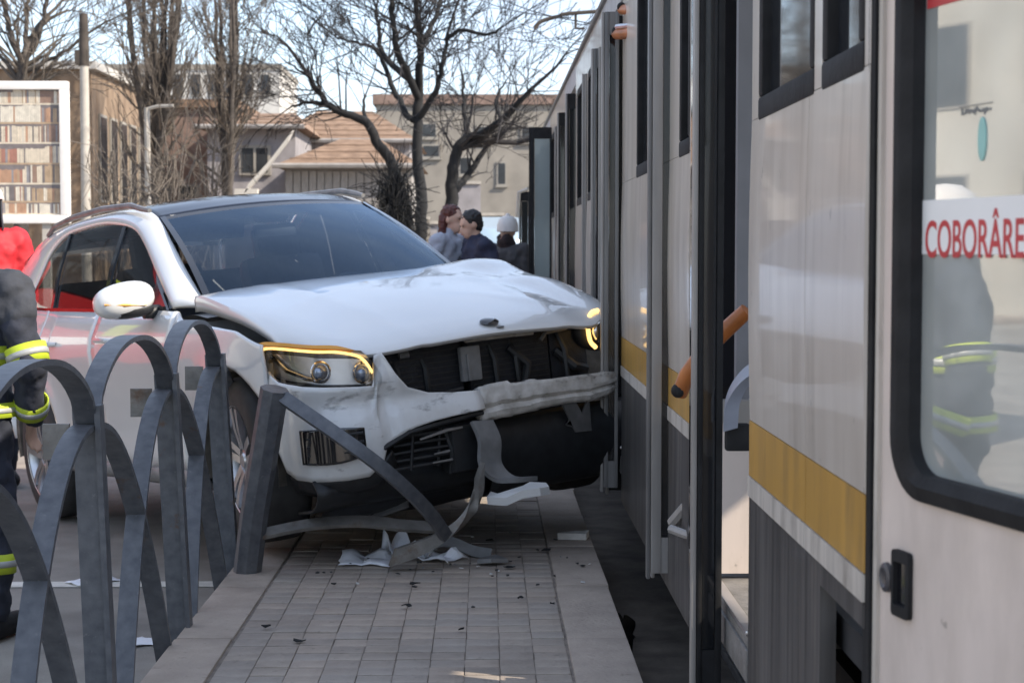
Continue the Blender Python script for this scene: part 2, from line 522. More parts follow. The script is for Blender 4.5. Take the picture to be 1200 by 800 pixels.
# ================================================================== CRASHED CAR
def car_matrix():
    yw, pt, rl = radians(31.7), radians(3.8), radians(4.6)
    Rz = Matrix.Rotation(yw, 3, 'Z')
    B = Matrix(((0, 1, 0), (-1, 0, 0), (0, 0, 1)))        # local x -> towards camera, local y -> right
    Rp = Matrix(((cos(pt), 0, -sin(pt)), (0, 1, 0), (sin(pt), 0, cos(pt))))
    Rr = Matrix(((1, 0, 0), (0, cos(rl), -sin(rl)), (0, sin(rl), cos(rl))))
    M = (Rz @ B @ Rp @ Rr).to_4x4()
    M.translation = Vector((-.28, 7.94, EYE - 1.22))
    return M
car = empty('crashed_car', mat=car_matrix())
tag(car, 'white SUV with a torn off front, crushed against the tram on the paved platform', 'car')
def V(x, y, z): return Vector((x, -y, z))                 # y positive towards the car's right hand side
def lerp(a, b, t): return a + (b - a) * t
def interp(x, xs, ys):
    if x <= xs[0]: return ys[0]
    for i in range(1, len(xs)):
        if x <= xs[i]: return lerp(ys[i - 1], ys[i], (x - xs[i - 1]) / (xs[i] - xs[i - 1]))
    return ys[-1]
def sm(x, xs, ys):
    """smooth interpolation"""
    if x <= xs[0]: return ys[0]
    if x >= xs[-1]: return ys[-1]
    for i in range(1, len(xs)):
        if x <= xs[i]:
            t = (x - xs[i - 1]) / (xs[i] - xs[i - 1])
            p = [ys[max(0, i - 2)], ys[i - 1], ys[i], ys[min(len(ys) - 1, i + 1)]]
            return .5 * (2 * p[1] + (p[2] - p[0]) * t + (2 * p[0] - 5 * p[1] + 4 * p[2] - p[3]) * t * t + (3 * p[1] - p[0] - 3 * p[2] + p[3]) * t ** 3)
ZS = [.20, .26, .34, .46, .6, .75, .86, .93, 1.0, 1.06, 1.12, 1.16]
YS = [.865, .885, .90, .908, .916, .930, .938, .932, .903, .868, .842, .825]
ARF, ARR, AR = 0.0, -2.873, .425
def y_side(x, z):
    y = sm(z, ZS, YS)
    if x > 0: y -= .02 * (x / .385) ** 2
    if x < -2.9: y -= .13 * ((-2.9 - x) / .85) ** 2
    for c in (ARF, ARR):
        d = sqrt((x - c) ** 2 + (z - .37) ** 2)
        y += .018 * exp(-((d - AR) / .07) ** 2)
    return y
def belt(x): return sm(x, [-3.75, -3.2, -2.7, -1.75, -.8, -.62], [1.15, 1.14, 1.12, 1.085, 1.06, 1.05])
def hoodline(x): return sm(x, [-.62, -.5, .15, .385], [1.05, 1.0, .94, .872])
def zlow(x, sill=.29):
    for c in (ARF, ARR):
        if abs(x - c) < AR: return max(sill, .37 + sqrt(AR * AR - (x - c) ** 2))
    return sill
def side_sheet(name, x0, x1, top, mat, mirror=1, n=None, nz=12, sill=.29):
    xs = set([x0, x1]); n = n or max(6, int(abs(x1 - x0) / .06))
    for i in range(n + 1): xs.add(x0 + (x1 - x0) * i / n)
    for c in (ARF, ARR):
        for k in range(0, 25):
            a = pi * k / 24; q = c + (AR - 1e-4) * cos(a)
            if x0 < q < x1: xs.add(q)
        for s in (-1, 1):
            q = c + s * (AR + .001)
            if x0 < q < x1: xs.add(q)
    xs = sorted(xs)
    rows = []
    for x in xs:
        a, b = zlow(x, sill), top(x)
        rows.append([V(x, mirror * y_side(x, lerp(a, b, j / nz)), lerp(a, b, j / nz)) for j in range(nz + 1)])
    m = MB(); v, f = grid(rows, lin=True); m.add(v, f)
    o = m.build(name, mat, car, angle=60)
    return solid(o, .012, -1 if mirror < 0 else -1)
for s in (1, -1):
    if s == 1:
        side_sheet('front_fender', -.597, .385, hoodline, M_white, s)
    else:
        side_sheet('front_fender', -.597, .12, hoodline, M_white, s)
    dr = side_sheet('front_door', -1.716, -.603, lambda x: belt(x) - .004, M_white, s)
    d2 = side_sheet('rear_door', -2.62, -1.722, lambda x: belt(x) - .004, M_white, s)
    side_sheet('rear_fender', -3.72, -2.626, lambda x: belt(x), M_white, s)
    for d, hx in ((dr, -1.5), (d2, -2.42)):
        h = MB()
        yy = y_side(hx, .935) + .028
        h.tube([V(hx + .11, s * (yy - .03), .93), V(hx + .09, s * yy, .932), V(hx - .07, s * yy, .938), V(hx - .10, s * (yy - .03), .94)], [.010, .013, .013, .010], 8)
        h.build('handle', M_white, d)
    # sill, wheel arch liners and lower cladding
    c = MB()
    rows = [[V(x, s * .84, .20), V(x, s * .885, .22), V(x, s * .905, .255), V(x, s * .906, .295)] for x in [-2.44 + .1 * k for k in range(21)]]
    v, f = grid(rows, lin=True); c.add(v, f)
    solid(c.build('sill_cladding', M_gplast, car), .03)
    for cx in (ARF, ARR):
        l = MB()
        rows = []
        for k in range(25):
            a = pi * (k / 24 * 1.16 - .08)
            rows.append([V(cx + r * cos(a), s * yy, .37 + r * sin(a)) for r, yy in ((AR - .004, .915), (AR - .03, .905), (AR - .035, .80), (AR - .04, .55))])
        v, f = grid(rows, lin=True); l.add(v, f)
        l.build('wheel_arch_liner', M_liner, car)
    # pillar and roof frame
    I = [(-.62, .72, 1.06), (-.90, .685, 1.23), (-1.18, .64, 1.40), (-1.42, .60, 1.53), (-1.70, .585, 1.60), (-2.2, .58, 1.622), (-2.8, .59, 1.612), (-3.2, .61, 1.575), (-3.5, .645, 1.47), (-3.68, .70, 1.32), (-3.78, .74, 1.14)]
    O = [(-.80, .825, 1.06), (-1.10, .765, 1.23), (-1.40, .705, 1.41), (-1.62, .678, 1.50), (-2.0, .665, 1.55), (-2.35, .665, 1.556), (-2.7, .675, 1.535), (-2.95, .70, 1.45), (-3.08, .755, 1.30), (-3.15, .805, 1.18), (-3.2, .835, 1.135)]
    def mid(a, b, t, o):
        q = [lerp(a[i], b[i], t) for i in range(3)]
        return (q[0], q[1] + o * .8, q[2] + o * .5)
    Mi = [mid(a, b, .35, .022) for a, b in zip(I, O)]; Mo = [mid(a, b, .75, .024) for a, b in zip(I, O)]
    # inner lip turned in behind the window edge
    Li = [(o[0], o[1] - .02, o[2] - .006) for o in O]
    p = MB()
    v, f = grid([[V(q[0], s * q[1], q[2]) for q in L_] for L_ in (I, Mi, Mo, O, Li)], 5, 3)
    p.add(v, f)
    solid(p.build('roof_frame', M_white, car, angle=70), .02)
    # glass of the doors
    Ox = [o[0] for o in O][::-1]; Oy = [o[1] for o in O][::-1]; Oz = [o[2] for o in O][::-1]
    def pane(name, x0, x1, parent, lowx=None):
        rows = []
        N = 16
        for i in range(N + 1):
            x = lerp(x0, x1, i / N)
            zb = belt(x) - .01; yb = y_side(x, belt(x)) - .022
            yt = interp(x, Ox, Oy) - .012; zt = interp(x, Ox, Oz) + .006
            zt = max(zt, zb + .004)
            rows.append([V(x, s * (lerp(yb, yt, j / 6) + .012 * sin(pi * j / 6)), lerp(zb, zt, j / 6)) for j in range(7)])
        m = MB(); v, f = grid(rows, lin=True); m.add(v, f)
        return m.build(name, G_side, parent)
    pane('side_window', -1.695, -.80, dr)
    pane('side_window', -2.60, -1.745, d2)
    pane('quarter_window', -3.18, -2.645, car)
    tr = MB()
    for xx, wd in ((-1.72, .055), (-2.622, .04)):
        zb = belt(xx); yb = y_side(xx, zb)
        yt = interp(xx, Ox, Oy); zt = interp(xx, Ox, Oz)
        tr.strip([V(xx, s * (yb - .012), zb - .01), V(xx, s * (lerp(yb, yt, .5) + .006), lerp(zb, zt, .5)), V(xx - .01, s * (yt - .004), zt)], V(wd, 0, 0), .012)
    tr.strip([V(x, s * (y_side(x, belt(x)) - .006), belt(x) + .004) for x in [-.80 - .12 * k for k in range(21)]], V(0, 0, .022), .012)
    # black sail under the mirror
    tr.poly([V(-.79, s * .845, 1.055), V(-1.02, s * .857, 1.06), V(-1.0, s * .80, 1.20)], V(0, s * .012, 0))
    tr.build('window_trim', M_gloss, car)
    rr = MB()
    rr.tube([V(-1.47, s * .625, 1.575), V(-1.56, s * .632, 1.592), V(-1.72, s * .626, 1.622), V(-2.2, s * .618, 1.644), V(-2.7, s * .622, 1.638), V(-3.0, s * .634, 1.612), V(-3.1, s * .65, 1.565)], [.012, .016, .018, .018, .018, .016, .012], 8)
    rr.build('roof_rail', M_steel, car)
    # mirror
    if s == 1:
        mm = MB()
        mm.ball(V(-.88, 1.03, 1.125), (.095, .150, .085), 24, 14, 0, Matrix.Rotation(radians(8), 3, 'X'), .85)
        mo = mm.build('wing_mirror', M_white, car)
        mb_ = MB(); mb_.ball(V(-.885, 1.02, 1.075), (.085, .135, .042), 20, 8, 0, None, .9)
        mb_.tube([V(-.90, .83, 1.05), V(-.90, .93, 1.06)], .035, 10)
        mb_.build('mirror_base', M_blackp, mo)
        ms = MB(); ms.tube([V(-.815, 1.15, 1.11), V(-.79, 1.06, 1.10), V(-.80, .95, 1.092)], [.005, .008, .005], 6)
        ms.build('turn_signal', M_ambern, mo)
# roof glass, front header, rear
rf = MB()
Ic = [(-1.42, .60, 1.53), (-1.70, .585, 1.60), (-2.2, .58, 1.622), (-2.8, .59, 1.612), (-3.2, .61, 1.575), (-3.55, .655, 1.45)]
xc = [-1.34, -1.66, -2.2, -2.85, -3.3, -3.66]; zc = [1.565, 1.635, 1.668, 1.655, 1.62, 1.485]
rows = []
for (a, cx, cz) in zip(Ic, xc, zc):
    rows.append([V(lerp(a[0], cx, 1 - t * t), a[1] * t * sg, lerp(a[2], cz, 1 - t * t)) for sg, t in ((1, 1), (1, .75), (1, .4), (1, 0), (-1, .4), (-1, .75), (-1, 1))])
v, f = grid(rows, 4, 5); rf.add(v, f)
solid(rf.build('glass_roof', G_roof, car), .015)
tg = MB()
rows = [[V(x, y * k, z) for k in (1, .5, 0, -.5, -1)] for x, y, z in ((-3.80, .76, 1.10), (-3.825, .785, .98), (-3.83, .80, .85), (-3.80, .82, .6), (-3.74, .80, .35))]
v, f = grid(rows, 3, 3); tg.add(v, f)
tgo = solid(tg.build('tailgate', M_white, car), .02)
tw = MB()
tw.add(*grid([[V(x, y * k, z) for k in (1, .5, 0, -.5, -1)] for x, y, z in ((-3.58, .655, 1.45), (-3.71, .70, 1.26), (-3.80, .755, 1.105))], 3, 3))
tw.build('rear_window', G_side, tgo)
# windscreen
ws = MB()
rows = []
for t in (0, .25, .5, .75, 1):
    e = (lerp(-.60, -1.41, t), lerp(.725, .598, t), lerp(1.045, 1.53, t)); c = (lerp(-.44, -1.335, t), 0, lerp(1.06, 1.56, t))
    bulge = .03 * sin(pi * t)
    rows.append([V(lerp(e[0], c[0], 1 - k * k) + bulge * .5, e[1] * k, lerp(e[2], c[2], 1 - k * k) + bulge) for k in (1, .7, .35, 0, -.35, -.7, -1)])
v, f = grid(rows, 4, 4); ws.add(v, f)
wsc = ws.build('windscreen', G_wind, car)
# black frit band, wiper, mirror pod
ft = MB()
top = [r + Vector((.002, 0, .003)) for r in curve(rows[4], 4)]
dn = [lerp(a, b, .13) for a, b in zip(top, curve([q + Vector((.002, 0, .003)) for q in rows[0]], 4))]
ft.add(*grid([top, dn], lin=True))
for sg in (0, -1):
    eg = [r[sg] + Vector((.002, 0, .004)) for r in rows]; ci = [lerp(r[sg], r[3], .045) + Vector((.004, 0, .007)) for r in rows]
    ft.add(*grid([curve(eg, 4), curve(ci, 4)], lin=True))
ft.build('windscreen_band', M_gloss, wsc)
wp = MB()
wp.tube([V(-.52, .50, 1.085), V(-.58, .1, 1.10), V(-.66, -.45, 1.115)], [.012, .010, .006], 6)
wp.build('wiper', M_blackp, car)
ip = MB()
ip.box(V(-1.36, 0, 1.50), (.12, .16, .07), 0, None, .02)
ip.box(V(-1.33, 0, 1.415), (.03, .24, .07), 0, None, .014)
ip.build('rear_view_mirror', M_blackp, car)
# cabin
cb = MB()
cb.b2(V(-3.6, .80, .28), V(.40, -.70, .34))
cb.b2(V(-3.6, .78, .34), V(-3.5, -.78, .95))
cb.b2(V(-.75, .78, .34), V(-.60, -.78, .98))
cb.b2(V(-3.3, .58, 1.535), V(-1.6, -.58, 1.545))
cb.build('cabin_tub', M_cabin, car)
ds = MB()
rows = [[V(x, y, z + .02 * (1 - (y / .75) ** 2)) for y in (.75, .4, 0, -.4, -.75)] for x, z in ((-.56, 1.0), (-.75, 1.02), (-.95, .99), (-1.05, .9), (-1.05, .7))]
ds.add(*grid(rows, 4, 4))
ds.build('dashboard', M_cabin, car)
for yy in (.37, -.37):
    st = MB()
    st.box(V(-1.72, yy, .62), (.52, .50, .18), 0, None, .06)
    st.box(V(-2.02, yy, .98), (.16, .50, .66), 0, Matrix.Rotation(radians(-16), 3, 'Y'), .07)
    so = st.build('seat', M_seat, car)
    hd = MB(); hd.box(V(-2.13, yy, 1.37), (.10, .28, .20), 0, Matrix.Rotation(radians(-10), 3, 'Y'), .045)
    hd.build('headrest', M_seat, so)
rs = MB(); rs.box(V(-2.8, 0, .62), (.5, 1.3, .2), 0, None, .06); rs.box(V(-3.05, 0, .98), (.15, 1.3, .6), 0, Matrix.Rotation(radians(-18), 3, 'Y'), .06)
rs.build('rear_bench', M_seat, car)
sw = MB()
ctr = V(-1.18, -.37, .98); Rw = Matrix.Rotation(radians(-25), 3, 'Y')
sw.tube([ctr + Rw @ Vector((0, .18 * cos(a), .18 * sin(a))) for a in [2 * pi * k / 28 for k in range(29)]], .016, 8)
sw.box(ctr, (.06, .16, .12), 0, Rw, .02); sw.box(ctr, (.03, .34, .03), 0, Rw)
sw.build('steering_wheel', M_blackp, car)
# half deployed sun visor edge seen through the glass
vz = MB(); vz.box(V(-1.42, .34, 1.47), (.02, .42, .15), 0, Matrix.Rotation(radians(20), 3, 'Y'), .008)
vz.build('sun_visor', M_gplast, car)

# ---- bonnet, buckled on the left where it hit the tram
def bonnet_pt(x_t, y):
    ay = abs(y)
    xf = sm(ay, [0, .4, .6, .70, .78, .82], [.775, .757, .722, .66, .53, .37])
    xr = sm(ay, [0, .4, .6, .82], [-.66, -.62, -.58, -.50])
    if y < -.5: xf -= .06 * (ay - .5) / .3
    zf = sm(y, [-.82, -.65, -.55, -.4, 0, .4, .6, .70, .78, .82], [.90, .855, .815, .825, .838, .822, .812, .832, .860, .885])
    zr = sm(y, [-.82, -.6, 0, .6, .82], [1.06, 1.085, 1.09, 1.085, 1.07])
    x = lerp(xr, xf, x_t)
    z = lerp(zr, zf, x_t) + .050 * sin(pi * min(1, x_t * 1.0)) ** .9 + .035 * (1 - (y / .82) ** 2) * sin(pi * x_t) ** .6
    # front nose rolls down
    z -= .012 * max(0, (x_t - .9) / .1) ** 2
    # lifted rear edge
    z += .038 * exp(-((x_t) / .28) ** 2) * (1 if y > 0 else 1.0)
    # big buckle across the left half
    z += .044 * exp(-((x + .42 - .25 * (y + .75)) / .20) ** 2) * exp(-((y + .72) / .32) ** 2)
    z += .009 * exp(-((x - .12 + .45 * (y + .75)) / .11) ** 2) * exp(-((y + .55) / .38) ** 2)
    z -= .003 * exp(-((x - .02 + .45 * (y + .75) + .18) / .08) ** 2) * exp(-((y + .5) / .35) ** 2)
    z += .006 * exp(-((x - .40 + .9 * (y + .3)) / .05) ** 2) * exp(-((y + .45) / .25) ** 2)
    z += .003 * exp(-((x + .05 - .5 * (y - .35)) / .05) ** 2) * exp(-((y - .42) / .22) ** 2)
    z += .002 * exp(-((x + .28 - .3 * y) / .06) ** 2) * exp(-((y - .15) / .3) ** 2)
    # pressed bonnet creases
    z += .004 * exp(-((ay - .47 + .10 * x_t) / .035) ** 2)
    return V(x, y, z)
hb = MB()
ys = [-.80, -.785, -.76, -.72] + [-.68 + .04 * k for k in range(35)] + [.72, .76, .79, .812, .822]
rows = []
NT = 40
for y in ys:
    rows.append([bonnet_pt(k / NT, y) for k in range(NT + 1)])
# rolled side lips
def drop(r, dy, dz): return [p + Vector((0, -dy, dz * (1 - .55 * i / NT))) for i, p in enumerate(r)]
rows = [drop(rows[0], -.006, -.035)] + rows + [drop(rows[-1], .008, -.018), drop(rows[-1], .008, -.075)]
# rolled front lip
rows2 = []
for r in rows:
    rows2.append(r + [r[-1] + Vector((.004, 0, -.008)), r[-1] + Vector((-.004, 0, -.022))])
hb.add(*grid(rows2, lin=True))
bonnet = hb.build('bonnet', M_white, car, angle=50)
solid(bonnet, .010)
bd = MB(); q = bonnet_pt(.962, .0)
bd.ball(q + Vector((.006, 0, .006)), (.036, .046, .014), 20, 8, 0, Matrix.Rotation(radians(22), 3, 'Y'))
bd.build('badge', M_gloss, bonnet)
bd2 = MB(); bd2.ball(bonnet_pt(.99, -.03) + Vector((.004, 0, .002)), (.012, .02, .006), 10, 6)
bd2.build('chip', M_gplast, bonnet)

# ---- front bumper: right half remains
BP = [(.385, .900), (.42, .897), (.46, .892), (.52, .882), (.60, .855), (.66, .805), (.70, .74), (.73, .66), (.745, .60), (.736, .578), (.746, .548), (.762, .505), (.772, .45), (.785, .36), (.795, .25), (.80, .12)]
ZL = [.535, .42, .335, .305, .295, .292, .29, .295, .345, .40, .425, .455, .472, .488, .498, .505]
ZT = [.76, .735, .712, .702, .688, .678, .670, .662, .660, .785, .797, .70, .635, .605, .592, .585]
rows = []
NZ = 16
for (x, y), a, b in zip(BP, ZL, ZT):
    r = []
    for j in range(NZ + 1):
        z = lerp(a, b, j / NZ)
        o = .030 * exp(-((z - .42) / .14) ** 2) - .02 * exp(-((z - .60) / .05) ** 2) + .012 * exp(-((z - .68) / .05) ** 2)
        k = min(1, max(0, (x - .42) / .25))
        r.append(V(x + o * k, y + o * .35 * (1 - k), z))
    rows.append(r)
bm_ = MB()
R2 = []
for i in range(len(rows) - 1):
    nsub = 3 if i not in (8, 9) else 1
    for k in range(nsub): R2.append([lerp(a, b, k / nsub) for a, b in zip(rows[i], rows[i + 1])])
R2.append(rows[-1])
bm_.add(*grid(R2, lin=True))
bumper = bm_.build('front_bumper', M_scuff, car, angle=60)
solid(bumper, .012)
# nose panel above the grille edge joins bonnet; dark fog lamp pocket
fg = MB()
fr_ = []
for (x, y, zl, zt) in ((.585, .884, .372, .512), (.65, .838, .365, .512), (.705, .765, .365, .51), (.742, .665, .385, .50)):
    fr_.append([V(x + .022, y + .006, lerp(zl, zt, j / 4)) for j in range(5)])
fg.add(*grid(fr_, 4, 3))
fgo = solid(fg.build('fog_lamp_pocket', M_gloss, bumper), .03)
fs = MB()
for k in range(3):
    zz = .405 + .035 * k
    fs.tube([V(.63, .872, zz), V(.69, .815, zz), V(.735, .745, zz + .002), (V(.768, .68, zz + .006))], .006, 6)
fs.build('slat', M_blackp, fgo)
# black lower lip under the bumper and broken lower grille
lg = MB()
lg.add(*grid([[V(x + .01, y + .004, z), V(x - .01, y - .02, z - .05), V(x - .06, y - .05, z - .075)] for x, y, z in ((.46, .885, .315), (.60, .85, .295), (.69, .74, .292), (.74, .62, .32), (.755, .55, .39))], 4, 3))
solid(lg.build('bumper_lip', M_blackp, car), .01)

# ---- right headlamp
HP = [((.305, .908), .815, .832), ((.335, .908), .765, .858), ((.40, .902), .728, .868), ((.50, .882), .708, .862), ((.60, .842), .694, .848), ((.66, .79), .684, .838), ((.705, .715), .675, .827), ((.735, .635), .668, .812), ((.748, .595), .666, .765), ((.755, .565), .668, .705)]
def hl_rows(ins, shrink=0):
    rr_ = []
    for (x, y), a, b in HP:
        n = Vector((y * .9 + .1, x, 0)).normalized()
        m_ = (a + b) / 2; a2 = lerp(a, m_, shrink); b2 = lerp(b, m_, shrink)
        nx, ny = (.95, .35) if y < .8 else (.6, .8)
        rr_.append([V(x - nx * ins, y - ny * ins, lerp(a2, b2, j / 4) ) for j in range(5)])
    return rr_
hlo = MB(); hlo.add(*grid(hl_rows(.06, .0), 3, 2)); 
hl = hlo.build('headlight', M_dkalu, car)
# bezel ring closing the sides
bz = MB()
A = hl_rows(.0); B = hl_rows(.06)
for j in (0, 4): bz.add(*grid([[r[j] for r in A], [r[j] for r in B]], lin=True))
bz.add(*grid([A[0], B[0]], lin=True)); bz.add(*grid([A[-1], B[-1]], lin=True))
bz.build('bezel', M_gloss, hl)
lc = MB(); lc.add(*grid(hl_rows(.002, .02), 3, 2)); lc.build('lens_cover', G_lamp, hl)
dl = MB()
P = hl_rows(.018, .18)
path = [P[1][4], P[2][4], P[3][4], P[4][4], P[5][4], P[6][4], P[7][3] + Vector((0, 0, .012)), P[8][2], P[9][1], P[9][0]]
dl.tube(curve(path, 4), [.0062] * 4 * 9 + [.006], 6)
dl.build('daytime_light', M_amber, hl)
db = MB()
db.strip(curve([p + Vector((-.02, 0, .016)) for p in path[:7]], 3), Vector((-.01, .004, .022)), .006)
db.build('light_shelf', M_ambern, hl)
pj = MB()
c1 = hl_rows(.030, 0)[7][2] + Vector((0, .0, -.02))
pj.ball(c1, (.03, .038, .038), 16, 10); pj.build('projector', M_lens, hl); pj = MB(); c2 = hl_rows(.030, 0)[5][2] + Vector((0, 0, -.02)); pj.ball(c2, (.03, .034, .034), 16, 10)
pj.build('projector', M_lens, hl)
pc = MB()
for c in (c1, c2):
    lr = MB(); lr.tube([c + Vector((.008, .042 * cos(a), .042 * sin(a))) for a in [2 * pi * k / 20 for k in range(21)]], .005, 6); lr.build('lens_ring', M_chrome, hl)
Q = hl_rows(.03, .25)
pc.strip([Q[2][3], Q[3][1], Q[4][0] + Vector((0, 0, .004)), Q[5][0]], Vector((.01, 0, .012)), .008)
pc.build('reflector', M_chrome, hl)
bw = MB(); S_ = hl_rows(.046, .06)
bw.add(*grid([r_[:4] for r_ in S_[1:9]], 3, 3)); bw.build('reflector_bowl', M_alu, hl)
# ---- left headlamp, displaced and mostly stripped
h2 = MB()
h2.ball(V(.60, -.62, .765), (.06, .11, .09), 16, 10, 0, Matrix.Rotation(radians(-18), 3, 'X'), .8)
hl2 = h2.build('headlight', M_blackp, car)
tag(hl2, 'smashed headlight hanging open with an orange edge')
l2 = MB()
l2.tube(curve([V(.665, -.62, .855), V(.672, -.575, .845), V(.678, -.548, .800), V(.676, -.552, .725), V(.668, -.585, .690)], 4), [.011] * 17, 6)
l2.build('daytime_light', M_amber, hl2)
l3 = MB(); l3.ball(V(.650, -.62, .765), (.03, .045, .055), 12, 8)
lw_ = MB(); lw_.tube([V(.66, -.60, .80), V(.68, -.655, .76), V(.66, -.71, .735)], .008, 6); lw_.build('wire', M_gplast, hl2)
l3.build('reflector', M_chrome, hl2)
l3 = MB(); l3.ball(V(.66, -.63, .715), .014, 8, 6); l3.build('bulb', M_chrome, hl2)
l4 = MB()
l4.poly([V(.60, -.63, .86), V(.62, -.70, .85), V(.63, -.735, .79), V(.60, -.74, .73), V(.60, -.66, .80)], Vector((-.03, 0, 0)))
l4.build('bracket', M_gplast, hl2)

# ---- exposed front structure
eb = MB()
eb.b2(V(-.60, .60, .30), V(.50, -.62, .80), 0, .02)                 # engine mass
eb.b2(V(.40, .80, .25), V(.58, -.72, .34), 0, .02)                  # front cross member
eb.b2(V(-.6, .82, .22), V(.45, -.75, .30), 0, .02)
eb.build('engine_bay', M_dark, car)
rdm = MB()
rdm.b2(V(.585, .50, .52), V(.63, .10, .80), 0, .006)
rdm.b2(V(.575, .06, .52), V(.62, -.36, .79), 0, .006)
rdm.b2(V(.56, -.38, .52), V(.60, -.58, .78), 0, .006)
ro = rdm.build('radiator', M_cond, car)
fn = MB()
for k in range(10):
    z = .545 + .024 * k
    fn.b2(V(.63, .49, z), V(.636, .11, z + .006)); fn.b2(V(.62, .05, z), V(.626, -.35, z + .006))
fn.build('radiator_fin', M_blackp, ro)
ll = MB()
ll.box(V(.655, .075, .695), (.03, .10, .15), 0, None, .008)
ll.box(V(.675, .095, .68), (.012, .014, .115), 0, None, .003)
ll.build('bonnet_latch', M_gplast, car)
lb = MB()
lb.tube([V(.672, .10, .795), V(.676, -.1, .795), V(.66, -.26, .79)], [.009, .009, .007], 6)
lb.build('latch_bar', M_beam, car)
lb = MB()
lb.tube([V(.655, -.30, .755), V(.655, -.33, .785), V(.645, -.45, .792)], [.010, .010, .008], 6)
lb.tube([V(.66, .42, .765), V(.668, .38, .77)], [.014, .018], 8)
lb.build('bracket', M_steel, car)
cr_ = MB()
cr_.b2(V(.52, .56, .80), V(.60, -.60, .825), 0, .006)
for yy in (.44, .30, -.05, -.16, -.42): cr_.tube([V(.60, yy, .79), V(.645, yy - .01, .70), V(.635, yy - .02, .56)], [.012, .014, .012], 6)
cr_.tube([V(.64, .50, .60), V(.65, .3, .575), V(.645, .12, .59)], .015, 8)
cr_.tube([V(.63, -.14, .74), V(.655, -.22, .66), V(.64, -.20, .56)], .02, 8)
cr_.tube([V(.61, -.40, .70), V(.65, -.47, .62), V(.62, -.55, .60)], .022, 8)
cr_.build('hose', M_blackp, car)
# torn bumper carrier
rb = MB()
rr1 = random.Random(5)
topz = [(.12, .602), (.09, .598), (.06, .606), (.02, .606), (-.02, .606), (-.035, .597), (-.12, .590), (-.14, .598), (-.16, .598), (-.175, .592), (-.25, .590), (-.35, .587), (-.45, .585), (-.55, .582), (-.61, .578)]
botz = [(.12, .445), (.09, .45), (.06, .448), (.02, .455), (-.02, .450), (-.035, .458), (-.12, .458), (-.14, .462), (-.16, .460), (-.175, .465), (-.25, .467), (-.35, .470), (-.45, .460), (-.55, .475), (-.61, .495)]
rows = []
for (y, a), (_, b) in zip(topz, botz):
    xx = .79 - .10 * max(0, -y - .2) ** 1.3
    r = []
    for j in range(9):
        t = j / 8
        o = .010 * sin(pi * t) + rr1.uniform(-.003, .003) - (.012 if .35 < t < .5 else 0)
        r.append(V(xx + o, y, lerp(b, a, t) + rr1.uniform(-.003, .003)))
    rows.append(r)
rb.add(*grid(rows, lin=True))
solid(rb.build('bumper_beam', M_beam, car, angle=14), .06)
br = MB()
br.poly([V(.77, -.30, .485), V(.77, -.37, .485), V(.76, -.375, .42), V(.75, -.33, .375), V(.755, -.385, .36), V(.76, -.43, .44), V(.77, -.45, .485), V(.75, -.46, .33), V(.75, -.375, .335)], Vector((-.012, 0, 0)))
br.build('bracket', M_steel, car)
# lower broken grille, ducts, undertray
lw = MB()
for k in range(5):
    z = .30 + .032 * k
    lw.tube([V(.70, .60 - .03 * k, z), V(.745, .40, z + .006), V(.755, .20, z + .004)], [.006, .009, .005], 6)
for yy in (.46, .33, .24): lw.tube([V(.735, yy, .29), V(.75, yy - .02, .45)], .007, 6)
lw.tube([V(.76, .60, .40), V(.785, .48, .455), V(.79, .30, .475), V(.795, .12, .49)], [.012, .014, .012, .010], 6)
lwo = lw.build('lower_grille', M_blackp, car)
lt = MB()
lt.tube([V(.765, .42, .415), V(.785, .30, .438), V(.78, .22, .44)], [.006, .009, .006], 5)
lt.tube([V(.765, .36, .345), V(.775, .29, .35)], [.004, .007], 5)
lt.tube([V(.765, .37, .31), V(.775, .28, .312)], [.004, .006], 5)
lt.build('torn_edge', M_steel, lwo)
dct = MB()
dct.box(V(.715, .17, .35), (.10, .22, .20), 0, Matrix.Rotation(.15, 3, 'Z'), .02)
dct.tube([V(.73, .28, .45), V(.765, .27, .35), V(.73, .27, .25)], .012, 6)
dct.build('air_duct', M_blackp, car)
ut = MB()
ut.add(*grid([[V(x, y, z) for x, z in ((.70, .455), (.74, .36), (.73, .24), (.66, .12), (.50, .10))] for y in (.05, -.15, -.4, -.62, -.74)], 4, 4))
ut.add(*grid([[V(x, y, z) for x, z in ((.62, .30), (.66, .24), (.60, .17), (.45, .15))] for y in (.86, .6, .3, .05)], 4, 4))
solid(ut.build('undertray', M_blackp, car), .012)
sp_ = MB(); rq = random.Random(8)
sp_.add(*grid([[V(x - .03 * abs(y), y, z + rq.uniform(-.012, .012)) for x, z in ((.60, .30), (.58, .21), (.52, .13), (.40, .075), (.20, .06))] for y in (.78, .6, .4, .2, .0, -.2, -.45, -.68)], 3, 3))
solid(sp_.build('tray_and_shade', M_blackp, car), .010)  # black sheet serves as hanging tray and as the shade under the bumper
tp = MB()
tp.strip(curve([V(.80, .135, .455), V(.815, .115, .37), V(.81, .12, .27), V(.83, .07, .20), V(.87, -.02, .185)], 5), Vector((.02, -.115, .01)), .02)
tp.build('torn_trim', M_gplast, car)

